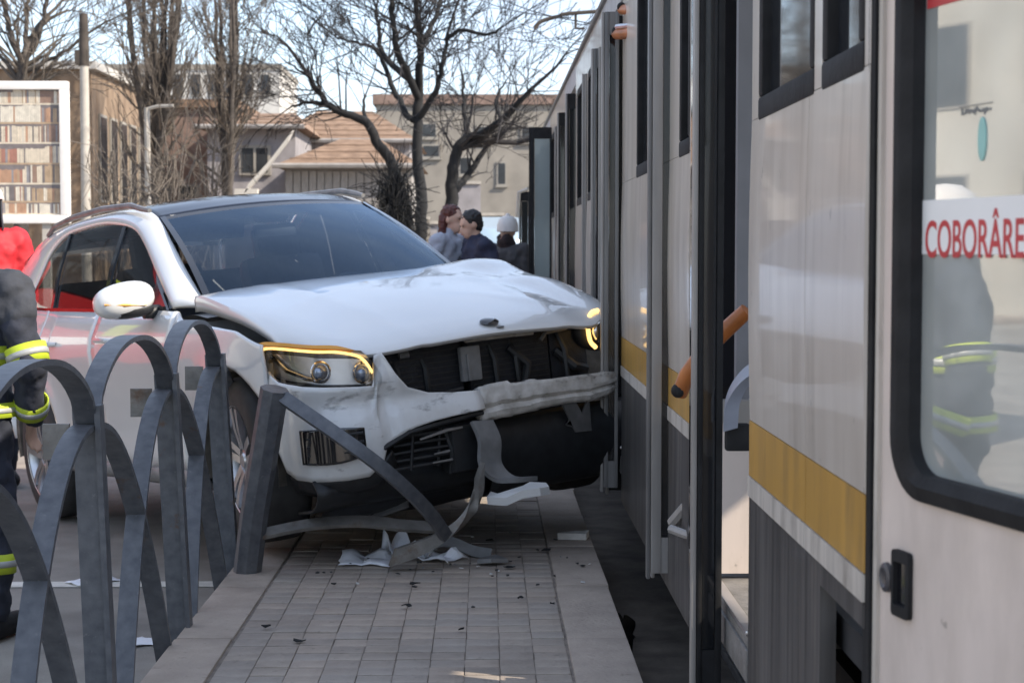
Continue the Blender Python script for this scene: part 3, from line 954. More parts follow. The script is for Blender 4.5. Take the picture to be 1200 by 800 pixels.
# ---- wheels
def wheel(x, y, s, steer=0, dz=0):
    m = Matrix.Rotation(radians(steer), 4, 'Z'); m.translation = V(x, y, .368 + dz)
    e = MB()
    e.lathe([(.235, -.115), (.30, -.118), (.345, -.11), (.366, -.085), (.369, -.04), (.369, .04), (.366, .085), (.345, .11), (.30, .118), (.235, .115)], (0, 0, 0), 'y', 48)
    o = e.build('wheel', M_dirtyrub, car); o.matrix_local = m
    # local -y is outside for s=+1
    q = -s
    r = MB()
    r.lathe([(.238, q * .112), (.245, q * .118), (.236, q * .100), (.222, q * .06), (.215, -q * .09)], (0, 0, 0), 'y', 40)
    for k in range(5):
        a0 = 2 * pi * k / 5 + .3
        for da in (-.16, .16):
            a = a0 + da
            p0 = Vector((.055 * cos(a0 + da * 2.0), q * .085, .055 * sin(a0 + da * 2.0))); p1 = Vector((.235 * cos(a), q * .108, .235 * sin(a)))
            tdir = Vector((-sin(a), 0, cos(a)))
            r.strip([p0, lerp(p0, p1, .5) + Vector((0, q * .006, 0)), p1], tdir * .034, .022)
    r.lathe([(.001, q * .10), (.03, q * .10), (.036, q * .092), (.07, q * .085), (.07, q * .05)], (0, 0, 0), 'y', 24)
    r.build('rim', M_alu, o)
    d = MB(); d.lathe([(.001, q * .03), (.165, q * .03), (.165, q * .0), (.001, q * .0)], (0, 0, 0), 'y', 32)
    d.box((.10, q * .035, .09), (.10, .05, .12), 0, Matrix.Rotation(.7, 3, 'Y'), .015)
    d.build('brake_disc', M_dkalu, o)
wheel(.03, .80, 1, -9)
wheel(0, -.80, -1, -9, -.02)
wheel(-2.873, .80, 1, 0, -.085)
wheel(-2.873, -.80, -1, 0, -.03)

# ================================================================== TRAM
TX = .62
tram = empty('tram', (TX, 3, 0))
tag(tram, 'long cream tram with a yellow stripe standing alongside the platform', 'tram')
tram_off = Vector((TX, 3, 0))
def tadd(mb, name, mat, parent=None, smooth=True, angle=40):
    for i, p in enumerate(mb.v): mb.v[i] = p - tram_off
    o = mb.build(name, mat, parent or tram, smooth, angle)
    return o
def Z(v, Y): return EYE + (292 - v) / FPX * Y
TF, TE = 2.70, 20.0                       # near corner, far end
Z_SKIRT, Z_WL, Z_YB, Z_YT, Z_WIN, Z_TOP, Z_ROOF = .34, 1.005, 1.052, 1.178, 1.86, 2.62, 2.83
doors = [(3.90, 5.05), (7.62, 9.0), (11.6, 13.2), (16.2, 17.6)]
spans = [(TF, 3.90), (5.05, 7.62), (9.0, 11.6), (13.2, 16.2), (17.6, TE)]
wins = {0: [(2.74, 3.085), (3.16, 3.80)], 1: [(5.09, 5.36), (6.25, 6.88)], 2: [(9.2, 10.2), (10.35, 11.4)], 3: [(13.4, 14.6), (14.75, 16.0)], 4: [(17.8, 19.6)]}
# panels: upper cream, yellow band, white line, skirt
def slab(y0, y1, z0, z1, name, mat, t=.04, out=0.0, bulge=0.0):
    m = MB(); ny = max(1, int((y1 - y0) / .2)); nz_ = 6
    rows = []
    for j in range(nz_ + 1):
        z = lerp(z0, z1, j / nz_)
        rows.append([(TX - out - bulge * sin(pi * j / nz_), lerp(y0, y1, i / ny), z) for i in range(ny + 1)])
    m.add(*grid(rows, lin=True))
    o = tadd(m, name, mat, angle=60)
    # thicken inwards
    s_ = o.modifiers.new('thickness', 'SOLIDIFY'); s_.thickness = t; s_.offset = 0
    es = o.modifiers.new('edges', 'EDGE_SPLIT'); es.split_angle = radians(30)
    return o
for i, (a, b) in enumerate(spans):
    cuts = [a] + ([3.205] if i == 0 else []) + [b]
    for a2, b2 in zip(cuts[:-1], cuts[1:]):
        e = .002
        slab(a2 + e, b2 - e, Z_YT + .002, Z_WIN, 'side_panel', M_cream, .03, 0, .006)
        slab(a2 + e, b2 - e, Z_YB, Z_YT, 'yellow_stripe', M_yellow, .03, .001)
        slab(a2 + e, b2 - e, Z_WL, Z_YB - .002, 'white_stripe', M_cline, .03, .004)
    # pillars between windows
    edges = [a] + [q for wn in wins[i] for q in wn] + [b]
    for k in range(0, len(edges), 2):
        if edges[k + 1] - edges[k] > .02:
            slab(edges[k] + .001, edges[k + 1] - .001, Z_WIN + .002, Z_TOP, 'window_post', M_cream, .03)
    slab(a, b, Z_TOP + .002, Z_ROOF, 'roof_edge_panel', M_cream, .03)
    for (y0, y1) in wins[i]:
        m = MB()
        t = .045
        for lo, hi in (((TX - .018, y0, Z_WIN - .006), (TX + .02, y1, Z_WIN + t)), ((TX - .016, y0, Z_TOP - t), (TX + .02, y1, Z_TOP)),
                       ((TX - .017, y0, Z_WIN + t), (TX + .02, y0 + t, Z_TOP - t)), ((TX - .017, y1 - t, Z_WIN + t), (TX + .02, y1, Z_TOP - t))):
            m.b2(lo, hi, bev=.008)
        wo = tadd(m, 'window', M_rubber)
        g = MB(); g.b2((TX + .004, y0 + t, Z_WIN + t), (TX + .010, y1 - t, Z_TOP - t)); tadd(g, 'pane', M_tramg if False else G_tram, wo)
# skirts, with the wheel opening in the near one
slab(3.06, 3.90, Z_SKIRT, Z_WL - .003, 'skirt', M_skirt, .03)
slab(TF, 3.06, .962, Z_WL - .003, 'skirt', M_skirt, .03)
for a, b in spans[1:]: slab(a, b, Z_SKIRT + .10, Z_WL - .003, 'skirt', M_skirt, .03)
for a, b in doors: slab(a, b, Z_TOP + .06, Z_ROOF, 'door_header', M_troof, .03)
# slot in the near panel
m = MB(); m.b2((TX - .012, 3.77, 1.60), (TX - .004, 3.785, 1.75), bev=.003); m.b2((TX - .014, 3.768, 1.565), (TX - .004, 3.79, 1.60), bev=.003)
tadd(m, 'vent_slot', M_dark)
# roof, floor, far wall with windows, ends
m = MB()
prof = [(TX - .012, Z_ROOF), (TX + .02, Z_ROOF + .09), (TX + .16, Z_ROOF + .20), (TX + .6, Z_ROOF + .27), (TX + 1.2, Z_ROOF + .29), (TX + 1.8, Z_ROOF + .27), (TX + 2.24, Z_ROOF + .2), (TX + 2.38, Z_ROOF + .09), (TX + 2.41, Z_ROOF)]
m.add(*grid([[(x, y, z) for x, z in prof] for y in (1.2, TF, 5, 8, 12, 16, TE)], lin=True))
o = tadd(m, 'roof', M_troof, angle=30); solid(o, .03)
m = MB(); m.tube([(TX - .02, TF, Z_ROOF), (TX - .02, TE, Z_ROOF)], .016, 6); tadd(m, 'gutter', M_gplast)
m = MB(); m.b2((TX + .40, 1.3, .84), (TX + 2.4, TE, .90))
for a, b in zip([TF] + [d[1] for d in doors], [d[0] for d in doors] + [TE]):
    m.b2((TX + .03, a, .84), (TX + .40, b, .90))
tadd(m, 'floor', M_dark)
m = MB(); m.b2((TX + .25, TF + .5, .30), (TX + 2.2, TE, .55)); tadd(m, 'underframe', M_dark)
m = MB()
m.b2((TX + 2.38, 1.2, .35), (TX + 2.42, TE, 1.62)); m.b2((TX + 2.38, 1.2, 2.80), (TX + 2.42, TE, Z_ROOF))
y = 1.2
while y < TE:
    m.b2((TX + 2.38, y, 1.62), (TX + 2.42, y + .12, 2.80)); y += 1.25
tadd(m, 'far_wall', M_inwall)
m = MB(); m.b2((TX + .03, TE - .03, .4), (TX + 2.38, TE, Z_ROOF)); tadd(m, 'end_wall', M_cream)
# bogie seen through the wheel opening
m = MB()
m.lathe([(.001, -.06), (.30, -.06), (.33, -.05), (.33, .05), (.30, .06), (.001, .06)], (TX + .34, 2.72, .36), 'x', 32)
tadd(m, 'bogie_wheel', M_rubber)
m = MB(); m.b2((TX + .5, 1.6, .3), (TX + .56, 3.2, .95)); tadd(m, 'bogie_cover', M_dark)

# doorways: step well, partitions, handles
for n, (a, b) in enumerate(doors):
    m = MB()
    m.b2((TX - .012, a + .02, .640), (TX + .38, b - .02, .670), bev=.006)
    m.b2((TX - .016, a + .02, .560), (TX + .002, b - .02, .638), bev=.004)
    so = tadd(m, 'step', M_step)
    e = MB(); e.b2((TX - .018, a + .02, .672), (TX + .012, b - .02, .684), bev=.003); tadd(e, 'step_edge', M_alu, so)
    m = MB(); m.b2((TX + .38, a, .67), (TX + .40, b, .84)); tadd(m, 'step_riser', M_dark)
a, b = doors[0]
m = MB()
m.b2((TX + .0, 4.62, .685), (TX + .30, 4.66, 1.10)); tadd(m, 'step_side_panel', M_creamd)
m = MB(); m.b2((TX + .0, 4.60, 1.10), (TX + .30, 4.66, 1.16)); tadd(m, 'partition_rail', M_leaftan)
m = MB(); m.b2((TX + .065, 4.66, 1.16), (TX + .30, 4.70, 2.62)); tadd(m, 'partition', M_tgrey)
m = MB(); m.b2((TX - .03, 4.90, .70), (TX + .12, 4.94, 2.62)); tadd(m, 'interior_shade', M_gloss)  # black sheet in place of the shade inside the doorway
m = MB(); m.b2((TX - .006, 3.915, .7), (TX + .05, 3.955, 2.62), bev=.006); tadd(m, 'door_jamb', M_troof)
# pale bent handle beside the step
m = MB()
m.strip(curve([(TX + .065, 4.05, Z(418, 4.05)), (TX + .01, 4.10, Z(440, 4.10)), (TX - .018, 4.14, Z(468, 4.14)), (TX - .022, 4.16, Z(502, 4.16))], 5), Vector((.034, -.006, .010)), .03)
tadd(m, 'grab_handle', M_handle)
m = MB(); m.b2((TX - .03, 4.17, Z(530, 4.17)), (TX + .03, 4.21, Z(498, 4.17)), bev=.006); tadd(m, 'handle_foot', M_rubber)

# folded door leaves standing out from the side
def leaf(Y, x0, x1, z0=.47, z1=2.62, grey=M_leafgrey, gm=None, edge=M_leaftan, ew=.012, thick=.05, light=None):
    m = MB()
    m.b2((x0, Y, z0), (x0 + ew, Y + thick, z1), bev=.003)
    m.b2((x1 - .016, Y, z0), (x1, Y + thick, z1), bev=.003)
    m.b2((x0 + ew, Y + .004, z0), (x1 - .016, Y + thick - .004, z0 + .12))
    m.b2((x0 + ew, Y + .004, z1 - .1), (x1 - .016, Y + thick - .004, z1))
    o = tadd(m, 'door_leaf', grey)
    g = MB(); g.b2((x0 + ew + .002, Y + .012, z0 + .122), (x1 - .018, Y + .03, z1 - .102)); tadd(g, 'pane', gm or G_leaf, o)
    r = MB(); r.b2((x0 - .014, Y + .006, z0 - .02), (x0 - .001, Y + thick - .006, z1), bev=.004)
    tadd(r, 'edge_strip', edge, o)
    return o
L1 = leaf(4.25, .530, .592, z0=.44, grey=M_rubber, edge=M_leaftan)

L2 = leaf(5.64, .548, .630, z0=.49, gm=G_leaf, grey=M_leaftan, ew=.034, edge=M_leafgrey)
leaf(5.76, .575, .650, gm=G_leaf)
L3 = leaf(7.62, .526, .590, z0=.50, gm=G_leaf, grey=M_leafgrey, ew=.020)
leaf(7.75, .56, .66, gm=G_leaf, grey=M_rubber)
leaf(9.0, .565, .63, gm=G_leaf)
leaf(8.93, .60, .655, gm=G_leaf, grey=M_rubber)
for Y, x0, x1, g in ((10.3, .590, .62, M_leaftan), (11.6, .55, .62, M_rubber), (11.72, .60, .64, M_leafgrey), (13.2, .56, .62, M_rubber), (13.3, .585, .64, M_leaftan), (14.7, .60, .625, M_rubber), (16.3, .57, .62, M_rubber), (17.5, .59, .63, M_leafgrey)):
    leaf(Y, x0, x1, gm=G_leaf, grey=g, z0=.5)
# wide open leaf at the far end with pale glass, and the mirror bracket
LF = leaf(15.3, .395, .585, z0=.55, z1=Z(150, 15.3), grey=M_rubber, gm=G_pale, ew=.035, edge=M_rubber)
leaf(18.2, .36, .46, z0=.55, z1=Z(225, 18.2), grey=M_rubber, gm=G_leaf, edge=M_leafgrey)
m = MB(); m.tube([at(618, 222, 17.0), at(608, 226, 17.0), at(606, 255, 17.0)], .020, 6); tadd(m, 'mirror_arm', M_cline)
# orange grab rails on the leaves
def rail(pts, r, par):
    m = MB(); m.tube(pts, r, 12); o = tadd(m, 'handrail', M_orange, None)
    k = MB(); k.ball(Vector(pts[0]) + Vector((-.004, -.012, .01)), (.020, .022, .020), 12, 8); tadd(k, 'rail_end', M_rubber, o)
    return o
rail([at(797, 462, 4.55), at(806, 440, 4.52), at(826, 412, 4.5), at(850, 388, 4.48), at(876, 364, 4.45)], [.021, .0225, .0225, .0225, .021], L1)
rail([at(716, 372, 8.2), at(731, 374, 8.2), at(735, 360, 8.1)], .018, L3)
rail([at(722, 42, 7.55), at(750, 40, 7.3)], .026, L3)
rail([at(728, 14, 7.55), at(750, 16, 7.3)], .022, L3)
m = MB(); m.tube([at(722, 34, 7.5), at(750, 31, 7.3)], .012, 8); tadd(m, 'rail_clamp', M_alu)
m = MB(); m.tube([at(790, 615, 5.3), at(806, 596, 5.25), at(826, 575, 5.2)], .020, 8); m.tube([at(788, 622, 5.2), at(815, 632, 5.1)], .014, 8); tadd(m, 'door_linkage', M_leaftan)
# crushed metal where the car struck the side
m = MB(); rr2 = random.Random(11)
pts = [(.60 + rr2.uniform(-.05, .03), 8.1 + .11 * i, .55 + rr2.uniform(-.05, .3)) for i in range(6)]
for i in range(5):
    p, q = Vector(pts[i]), Vector(pts[i + 1])
    m.poly([p, q, q + Vector((rr2.uniform(-.04, .04), .03, .16)), p + Vector((rr2.uniform(-.04, .04), -.02, .20))], (.01, .01, 0))
tadd(m, 'torn_panel', M_cline)

# ---- near door on the tapered end
DA = Vector((TX + .002, TF - .012, 0)); dirn = Vector((.24, -.97, 0)).normalized(); dn = Vector((-.97, -.24, 0)).normalized()
def D(s, z, o=0): return Vector((DA.x, DA.y, z)) + dirn * s + dn * o
def dbox(s0, s1, z0, z1, o0, o1, mb): 
    pts = [D(s0, z0, o0), D(s1, z0, o0), D(s1, z1, o0), D(s0, z1, o0)]
    return mb.poly(pts, dn * (o1 - o0))
def door_uv(u, v):
    """(s, z) on the door plane seen at photo pixel"""
    k = (u - 570) / FPX
    # DA.x + .2402 s = k (DA.y - .9707 s)
    s = (k * DA.y - DA.x) / (dirn.x - k * dirn.y)
    Y = DA.y + dirn.y * s
    return s, EYE + (292 - v) / FPX * Y
DS1 = 1.02
s0, zb = door_uv(1066, 555); _, zb2 = door_uv(1190, 590)
# window hole: rounded rectangle
ws0, ws1, wz0, wz1, wr = door_uv(1064, 300)[0], .86, Z(568, 2.60), 2.55, .075
def rrect(s0, s1, z0, z1, r, n=8):
    p = []
    for cx, cz, a0 in ((s1 - r, z1 - r, 0), (s0 + r, z1 - r, pi / 2), (s0 + r, z0 + r, pi), (s1 - r, z0 + r, 1.5 * pi)):
        for k in range(n + 1):
            a = a0 + pi / 2 * k / n; p.append((cx + r * cos(a), cz + r * sin(a)))
    return p
inner = rrect(ws0, ws1, wz0, wz1, wr)
def outer_pt(p, s0, s1, z0, z1):
    c = ((ws0 + ws1) / 2, (wz0 + wz1) / 2); dx, dz = p[0] - c[0], p[1] - c[1]
    k = min((s1 - c[0]) / dx if dx > 1e-6 else ((s0 - c[0]) / dx if dx < -1e-6 else 9e9), (z1 - c[1]) / dz if dz > 1e-6 else ((z0 - c[1]) / dz if dz < -1e-6 else 9e9))
    return (c[0] + dx * k, c[1] + dz * k)
DZ0, DZ1 = .42, 2.70
per = [outer_pt(p, .012, DS1, DZ0, DZ1) for p in inner]
# add the exact corners by snapping the nearest perimeter points
for cs in ((.014, DZ0), (DS1, DZ0), (DS1, DZ1), (.014, DZ1)):
    i = min(range(len(per)), key=lambda k: (per[k][0] - cs[0]) ** 2 + (per[k][1] - cs[1]) ** 2); per[i] = cs
m = MB(); n = len(inner)
fr_o = [D(a, b, .0) for a, b in per]; fr_i = [D(a, b, .0) for a, b in inner]; bk_o = [D(a, b, -.045) for a, b in per]; bk_i = [D(a, b, -.045) for a, b in inner]
m.add(fr_o + fr_i + bk_o + bk_i, [(i, (i + 1) % n, n + (i + 1) % n, n + i) for i in range(n)] + [(2 * n + i, 2 * n + (i + 1) % n, 3 * n + (i + 1) % n, 3 * n + i) for i in range(n)]
      + [(i, (i + 1) % n, 2 * n + (i + 1) % n, 2 * n + i) for i in range(n)] + [(n + i, n + (i + 1) % n, 3 * n + (i + 1) % n, 3 * n + i) for i in range(n)])
nd = tadd(m, 'front_door', M_creamd, None, True, 30)
m = MB()
gpath = inner + [inner[0]]
gp_out = rrect(ws0 - .034, ws1 + .02, wz0 - .020, wz1 + .02, wr + .02); gp_in = rrect(ws0 + .024, ws1 - .024, wz0 + .020, wz1 - .020, wr - .015)
gp_m = rrect(ws0 + .004, ws1 - .004, wz0 + .003, wz1 - .003, wr - .003)
rows = [[D(a, b, o) for a, b in L_ + [L_[0]]] for L_, o in ((gp_out, -.002), (gp_out, .008), (gp_m, .016), (gp_in, .006), (gp_in, -.022))]
m.add(*grid(rows, lin=True)); tadd(m, 'gasket', M_rubber, nd)
m = MB(); dbox(ws0 + .015, ws1 - .015, wz0 + .012, wz1 - .012, -.020, -.014, m); tadd(m, 'door_pane', G_door, nd)
# edge rubber and cream edge of the corner
m = MB(); dbox(-.024, -.002, .30, 2.8, -.03, .012, m); tadd(m, 'corner_seal', M_rubber)
m = MB(); dbox(.0, .012, .42, 2.75, -.04, .007, m); tadd(m, 'corner_edge', M_cline)
# handle and lock
hs0, hz1 = door_uv(1055, 645); hs1, hz0 = door_uv(1076, 733)
m = MB()
ho = rrect(hs0, hs1, hz0, hz1, .008, 4); hi = rrect(hs0 + .009, hs1 - .008, hz0 + .018, hz1 - .018, .004, 4)
m.add(*grid([[D(a, b, o) for a, b in L_ + [L_[0]]] for L_, o in ((ho, -.002), (ho, .008), (hi, .009), (hi, -.02))], lin=True))
hn = tadd(m, 'door_handle', M_rubber, nd)
m = MB(); dbox(hs0 + .009, hs1 - .008, hz0 + .018, hz1 - .018, .0006, .0016, m); tadd(m, 'recess', M_gloss, nd)
ls, lz = door_uv(1046, 680)
m = MB()
rows = [[D(ls + r * cos(a) * .8, lz + r * sin(a), o) for a in [2 * pi * k / 24 for k in range(25)]] for r, o in ((.024, 0), (.023, .006), (.016, .009), (.010, .005), (.001, .005))]
m.add(*grid(rows, lin=True)); tadd(m, 'lock', M_dkalu, nd)
# inner partition and pole behind the glass, header strip
def back(s0, s1, z0, z1, o, name, mat, par=None):
    m = MB(); dbox(s0, s1, z0, z1, o - .012, o, m); return tadd(m, name, mat, par)
back(.06, .74, .9, 2.02, -.42, 'inner_panel', M_inwall)
back(.74, 1.1, .9, 2.4, -.46, 'inner_panel', M_troof)
m = MB(); m.tube([D(.46, .9, -.20), D(.46, 2.5, -.20)], .017, 10); tadd(m, 'inner_pole', M_tgrey)
m = MB(); m.tube([D(.02, 1.915, -.12), D(.22, 1.965, -.12), D(.6, 2.06, -.12)], .016, 8); tadd(m, 'inner_rail', M_leafgrey)
hs, hz = door_uv(1100, 12)
back(ws0 + .03, ws1 - .03, hz + .008, hz + .12, -.0125, 'red_band', M_red, nd)
# exit sign stuck behind the pane
ss0, sz1 = door_uv(1073, 235); ss1, sz0 = door_uv(1199, 309)
m = MB(); dbox(ss0, ss0 + .40, sz0 + .012, sz1, -.0138, -.0125, m); sgn = tadd(m, 'exit_sign', M_signw)
cu = bpy.data.curves.new('lettering', 'FONT'); cu.body = 'COBOR\u00c2RE'; cu.size = 1; cu.extrude = .004; cu.offset = .012
to = bpy.data.objects.new('lettering_source', cu); COL.objects.link(to)
dg = bpy.context.evaluated_depsgraph_get()
tme = bpy.data.meshes.new_from_object(to.evaluated_get(dg))
bpy.data.objects.remove(to)
tme.materials.clear(); tme.materials.append(M_red)
lxs = [v_.co.x for v_ in tme.vertices]
_, cz1 = door_uv(1100, 258); _, cz0 = door_uv(1100, 301)
caph = cz1 - cz0; sc = caph / .70; LW = .274
sx = LW / (max(lxs) - min(lxs))
t0 = door_uv(1077, 280)[0]
for v_ in tme.vertices:
    p = D(t0 + (v_.co.x - min(lxs)) * sx, cz0 + v_.co.y * sc, -.0122 + v_.co.z * .1) - tram_off
    v_.co = p
lt_ = bpy.data.objects.new('lettering', tme); COL.objects.link(lt_); lt_.parent = sgn
# oval sticker and faded print on the pane
es, ez = door_uv(1141, 163)
m = MB(); m.add([D(es + .011 * cos(a), ez + .031 * sin(a), -.0120) for a in [2 * pi * k / 24 for k in range(24)]] + [D(es + .011 * cos(a), ez + .031 * sin(a), -.0135) for a in [2 * pi * k / 24 for k in range(24)]], [tuple(range(24)), tuple(range(47, 23, -1))] + [(k, (k + 1) % 24, 24 + (k + 1) % 24, 24 + k) for k in range(24)])
tadd(m, 'sticker', M_teal, nd)
m = MB(); r3 = random.Random(2)
q0, qz = door_uv(1116, 130)
for k in range(16):
    a = q0 + .0052 * k; zz = qz + r3.uniform(-.004, .003)
    hgt = r3.uniform(.003, .010)
    dbox(a, a + .0034, zz - hgt, zz, -.0136, -.0128, m)
dbox(q0 - .006, q0 + .085, qz + .004, qz + .0055, -.0136, -.0128, m)
tadd(m, 'faded_print', M_gink, nd)
# rest of the tapered end beyond the door
m = MB(); dbox(DS1 + .01, DS1 + .5, .4, Z_ROOF, -.04, 0, m); dbox(.0, DS1 + .5, 2.71, Z_ROOF, -.04, -.001, m); tadd(m, 'end_panel', M_creamd)
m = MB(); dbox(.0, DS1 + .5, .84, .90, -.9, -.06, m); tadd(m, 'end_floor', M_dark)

# ================================================================== FENCE
FX = -1.09
fence = empty('arched_fence', (FX, 4.8, 0))
tag(fence, 'dark grey metal fence of interlaced arches along the left platform edge', 'fence')
PY = [2.4, 3.6, 4.78, 6.0, 7.14]
def lean(Y): return .035 + .02 * max(0, (Y - 5) / 2)
def FP(x, Y, h): return Vector((x - lean(Y) * (h - .3), Y - 4.8, .0 + h)) if True else None
PB, PT = .04, 1.13
def fbuild(mb, name, mat=M_fence, par=fence, angle=35): return mb.build(name, mat, par, True, angle)
for Y in PY:
    m = MB()
    k0 = FP(0, Y, PB); k1 = FP(0, Y, PT)
    m.strip([k0, lerp(k0, k1, .5), k1], Vector((.080, 0, 0)), .018)
    m.strip([k0 + Vector((.036, -.012, 0)), lerp(k0, k1, .5) + Vector((.036, -.012, 0)), k1 + Vector((.036, -.012, .006))], Vector((.016, 0, 0)), .055)
    po = fbuild(m, 'post')
    bx = MB(); pz = FP(0, Y, 1.03)
    bx.box(pz + Vector((-.095, .02, 0)), (.075, .012, .10))
    fbuild(bx, 'plate', M_fenced, po)
    # arch centred on the post, legs running out past the neighbours
    m = MB(); pts = []
    half = 1.02
    for k in range(-22, 23):
        t = k / 22; s_ = t * half
        h = PB + (1.075 - PB) * (1 - abs(t) ** 2.15)
        if Y + s_ > 7.75: continue
        pts.append(FP(-.004, Y + s_, h))
    m.strip(pts, Vector((.060, 0, 0)), .016)
    fbuild(m, 'arch')
for Y0, Y1 in zip(PY[:-1], PY[1:]):
    m = MB(); pts = []
    for k in range(25):
        t = k / 24 * 2 - 1
        h = 1.09 + .20 * (max(0, 1 - abs(t) ** 2.2)) ** .62
        pts.append(FP(.002, lerp(Y0 + .012, Y1 - .012, k / 24), h))
    m.strip(pts, Vector((.062, 0, 0)), .016)
    fbuild(m, 'arch')
# bent post, its torn arch and fallen bars
bp = MB()
p0, p1 = Vector((-.995, 7.02, .20)), Vector((-.852, 6.86, 1.01))
bp.tube([p0, lerp(p0, p1, .35) + Vector((-.008, .0, 0)), p1], .058, 8)
bpo = empty('bent_post', (-.995, 7.02, 0)); tag(bpo, 'stout dark octagonal post leaning against the front of the car', 'fence post')
for i, p in enumerate(bp.v): bp.v[i] = p - Vector((-.995, 7.02, 0))
bp.build('post', M_fence, bpo, True, 25)
def loose(name, label, pts, wv, th, mat=M_fenced, cat='metal bar', n=5):
    m = MB(); P = curve(pts, n)
    c = P[len(P) // 2].copy()
    m.strip([p - c for p in P], wv, th)
    o = m.build(name, mat, None, True, 35); o.location = c
    return tag(o, label, cat)
loose('bent_fence_bar', 'dark bent fence bar running down from the leaning post to the platform', [at(332, 466, 6.84), at(385, 503, 6.72), at(440, 543, 6.70), at(480, 578, 6.78), at(505, 605, 6.9), at(522, 630, 7.02)], Vector((.032, .02, .036)), .03, M_fence)
loose('fallen_fence_bar', 'long flat bowed bar lying along the platform in front of the tyre', [at(300, 628, 6.98), at(360, 616, 7.04), at(420, 612, 7.10), at(470, 617, 7.15), at(515, 620, 7.2)], Vector((.01, .06, .03)), .016, M_fenced)
ub = loose('fallen_fence_bracket', 'short dull flat bar with a dark hole under the bumper', [at(395, 612, 7.3), at(435, 602, 7.3), at(478, 588, 7.3)], Vector((.0, .04, .045)), .012, M_steel)
hole = MB(); hole.ball((0.0, -.004, -.002), (.014, .012, .014), 10, 6); hole.build('hole', M_dark, ub)
hb_ = loose('curled_fence_bar', 'hollow square bar curling up from the papers towards the tram', [at(459, 655, 7.02), at(500, 640, 7.06), at(532, 620, 7.08), at(552, 597, 7.08), at(560, 575, 7.08), at(562, 552, 7.08)], Vector((.025, .01, .070)), .046, M_fenced)
loose('curled_trim_strip', 'thin grey bumper strip curled on the paving behind the papers', [(-.30, 7.35, .255), (-.18, 7.38, .30), (-.06, 7.36, .262), (.02, 7.3, .258)], Vector((.01, .03, .04)), .008, M_gplast, 'debris')
# papers and shards
def paper(name, label, c, size, seed, mat=M_paper, cat='paper', h=.05, rot=0):
    r_ = random.Random(seed); N = 7; rows = []
    bump = [[r_.uniform(0, 1) for _ in range(4)] for _ in range(4)]
    for i in range(N + 1):
        row_ = []
        for j in range(N + 1):
            a, b = i / N, j / N
            z = h * abs(sin(a * 5 + seed) * cos(b * 4 + seed * 2)) * (.3 + bump[int(a * 2.9)][int(b * 2.9)])
            row_.append(((a - .5) * size[0] + r_.uniform(-.008, .008), (b - .5) * size[1] + r_.uniform(-.008, .008) + .12 * size[1] * sin(a * 4), z))
        rows.append(row_)
    m = MB(); m.add(*grid(rows, lin=True))
    o = m.build(name, mat, None, True, 20); o.location = c; o.rotation_euler = (0, 0, rot)
    solid(o, .002)
    return tag(o, label, cat)
paper('crumpled_paper', 'flat white sheet of paper lying left of the hollow bar end', (-.51, 7.22, .243), (.22, .22, 0), 1, h=.035)
paper('crumpled_paper', 'crumpled white paper standing up behind the hollow bar', (-.36, 7.34, .243), (.17, .20, 0), 2, h=.11, rot=.5)
paper('crumpled_paper', 'low crumpled paper tucked to the right of the hollow bar', (-.20, 7.27, .243), (.16, .17, 0), 4, h=.05, rot=1.1)
paper('road_paper', 'clean white leaflet lying on the road behind the fence', (-1.36, 6.75, .008), (.17, .13, 0), 6, h=.006, rot=.3)
paper('road_paper', 'pale sheet on the road under the car door', (-1.85, 8.0, .008), (.22, .15, 0), 8, h=.01, rot=.8)
m = MB(); r4 = random.Random(9)
pts = [(-.13, -.03), (-.05, -.045), (.02, -.04), (.10, -.05), (.135, -.02), (.12, .015), (.05, .03), (.02, .015), (-.04, .04), (-.09, .02), (-.12, .035)]
m.poly([(x, y, .02 * sin(x * 20)) for x, y in pts], (0, 0, .035))
o = m.build('white_shard', M_white, None, True, 30); o.location = (.135, 7.10, .535); o.rotation_euler = (.25, -.1, -.15)
tag(o, 'jagged white bumper shard hanging from the foot of the grey torn strip', 'debris')
m = MB(); m.poly([(-.07, 0, 0), (.06, -.02, 0), (.075, .02, .01), (-.05, .035, 0)], (0, 0, .03))
o = m.build('pale_fragment', M_beam, None, True, 30); o.location = (.395, 7.75, .244)
tag(o, 'small pale fragment at the right platform edge under the car', 'debris')
m = MB(); m.poly([(-.06, -.02, 0), (0, -.05, .01), (.07, .0, 0), (.02, .03, .012), (-.04, .04, 0)], (0, 0, .018))
o = m.build('dark_fragment', M_gplast, None, True, 30); o.location = (.02, 7.18, .243)
tag(o, 'grey plastic fragment behind the white shard', 'debris')
r5 = random.Random(21)
leafspots = [(310, 738, 'single dark leaf on the left side of the pavers'), (475, 714, 'dark leaf in the middle of the pavers'), (484, 688, 'dark leaf below the papers, near the centre'), (596, 668, 'dark crumb at the right of the papers'), (640, 648, 'dark crumb near the right kerb stones'), (574, 636, 'dark splinter right of the hollow bar'), (348, 755, 'small crumb at the lower left pavers'), (540, 742, 'tiny crumb on the lower middle pavers'), (648, 712, 'tiny crumb by the right kerb joint'), (610, 705, 'tiny crumb between the papers and the right kerb')]
for u, v, lab in leafspots:
    d = (EYE - PZ - .004) * FPX / (v - 292)
    m = MB(); s_ = .022 if 'tiny' not in lab else .012
    P = [(s_ * cos(a) * r5.uniform(.6, 1.2), s_ * .6 * sin(a) * r5.uniform(.5, 1.2), r5.uniform(0, .010)) for a in [2 * pi * k / 7 for k in range(7)]]
    m.poly(P, (0, 0, .003))
    o = m.build('dead_leaf' if 'leaf' in lab else 'debris_crumb', M_bark, None, True, 30); o.location = at(u, v, d); tag(o, lab, 'leaf' if 'leaf' in lab else 'debris', 'small bits scattered on the platform')
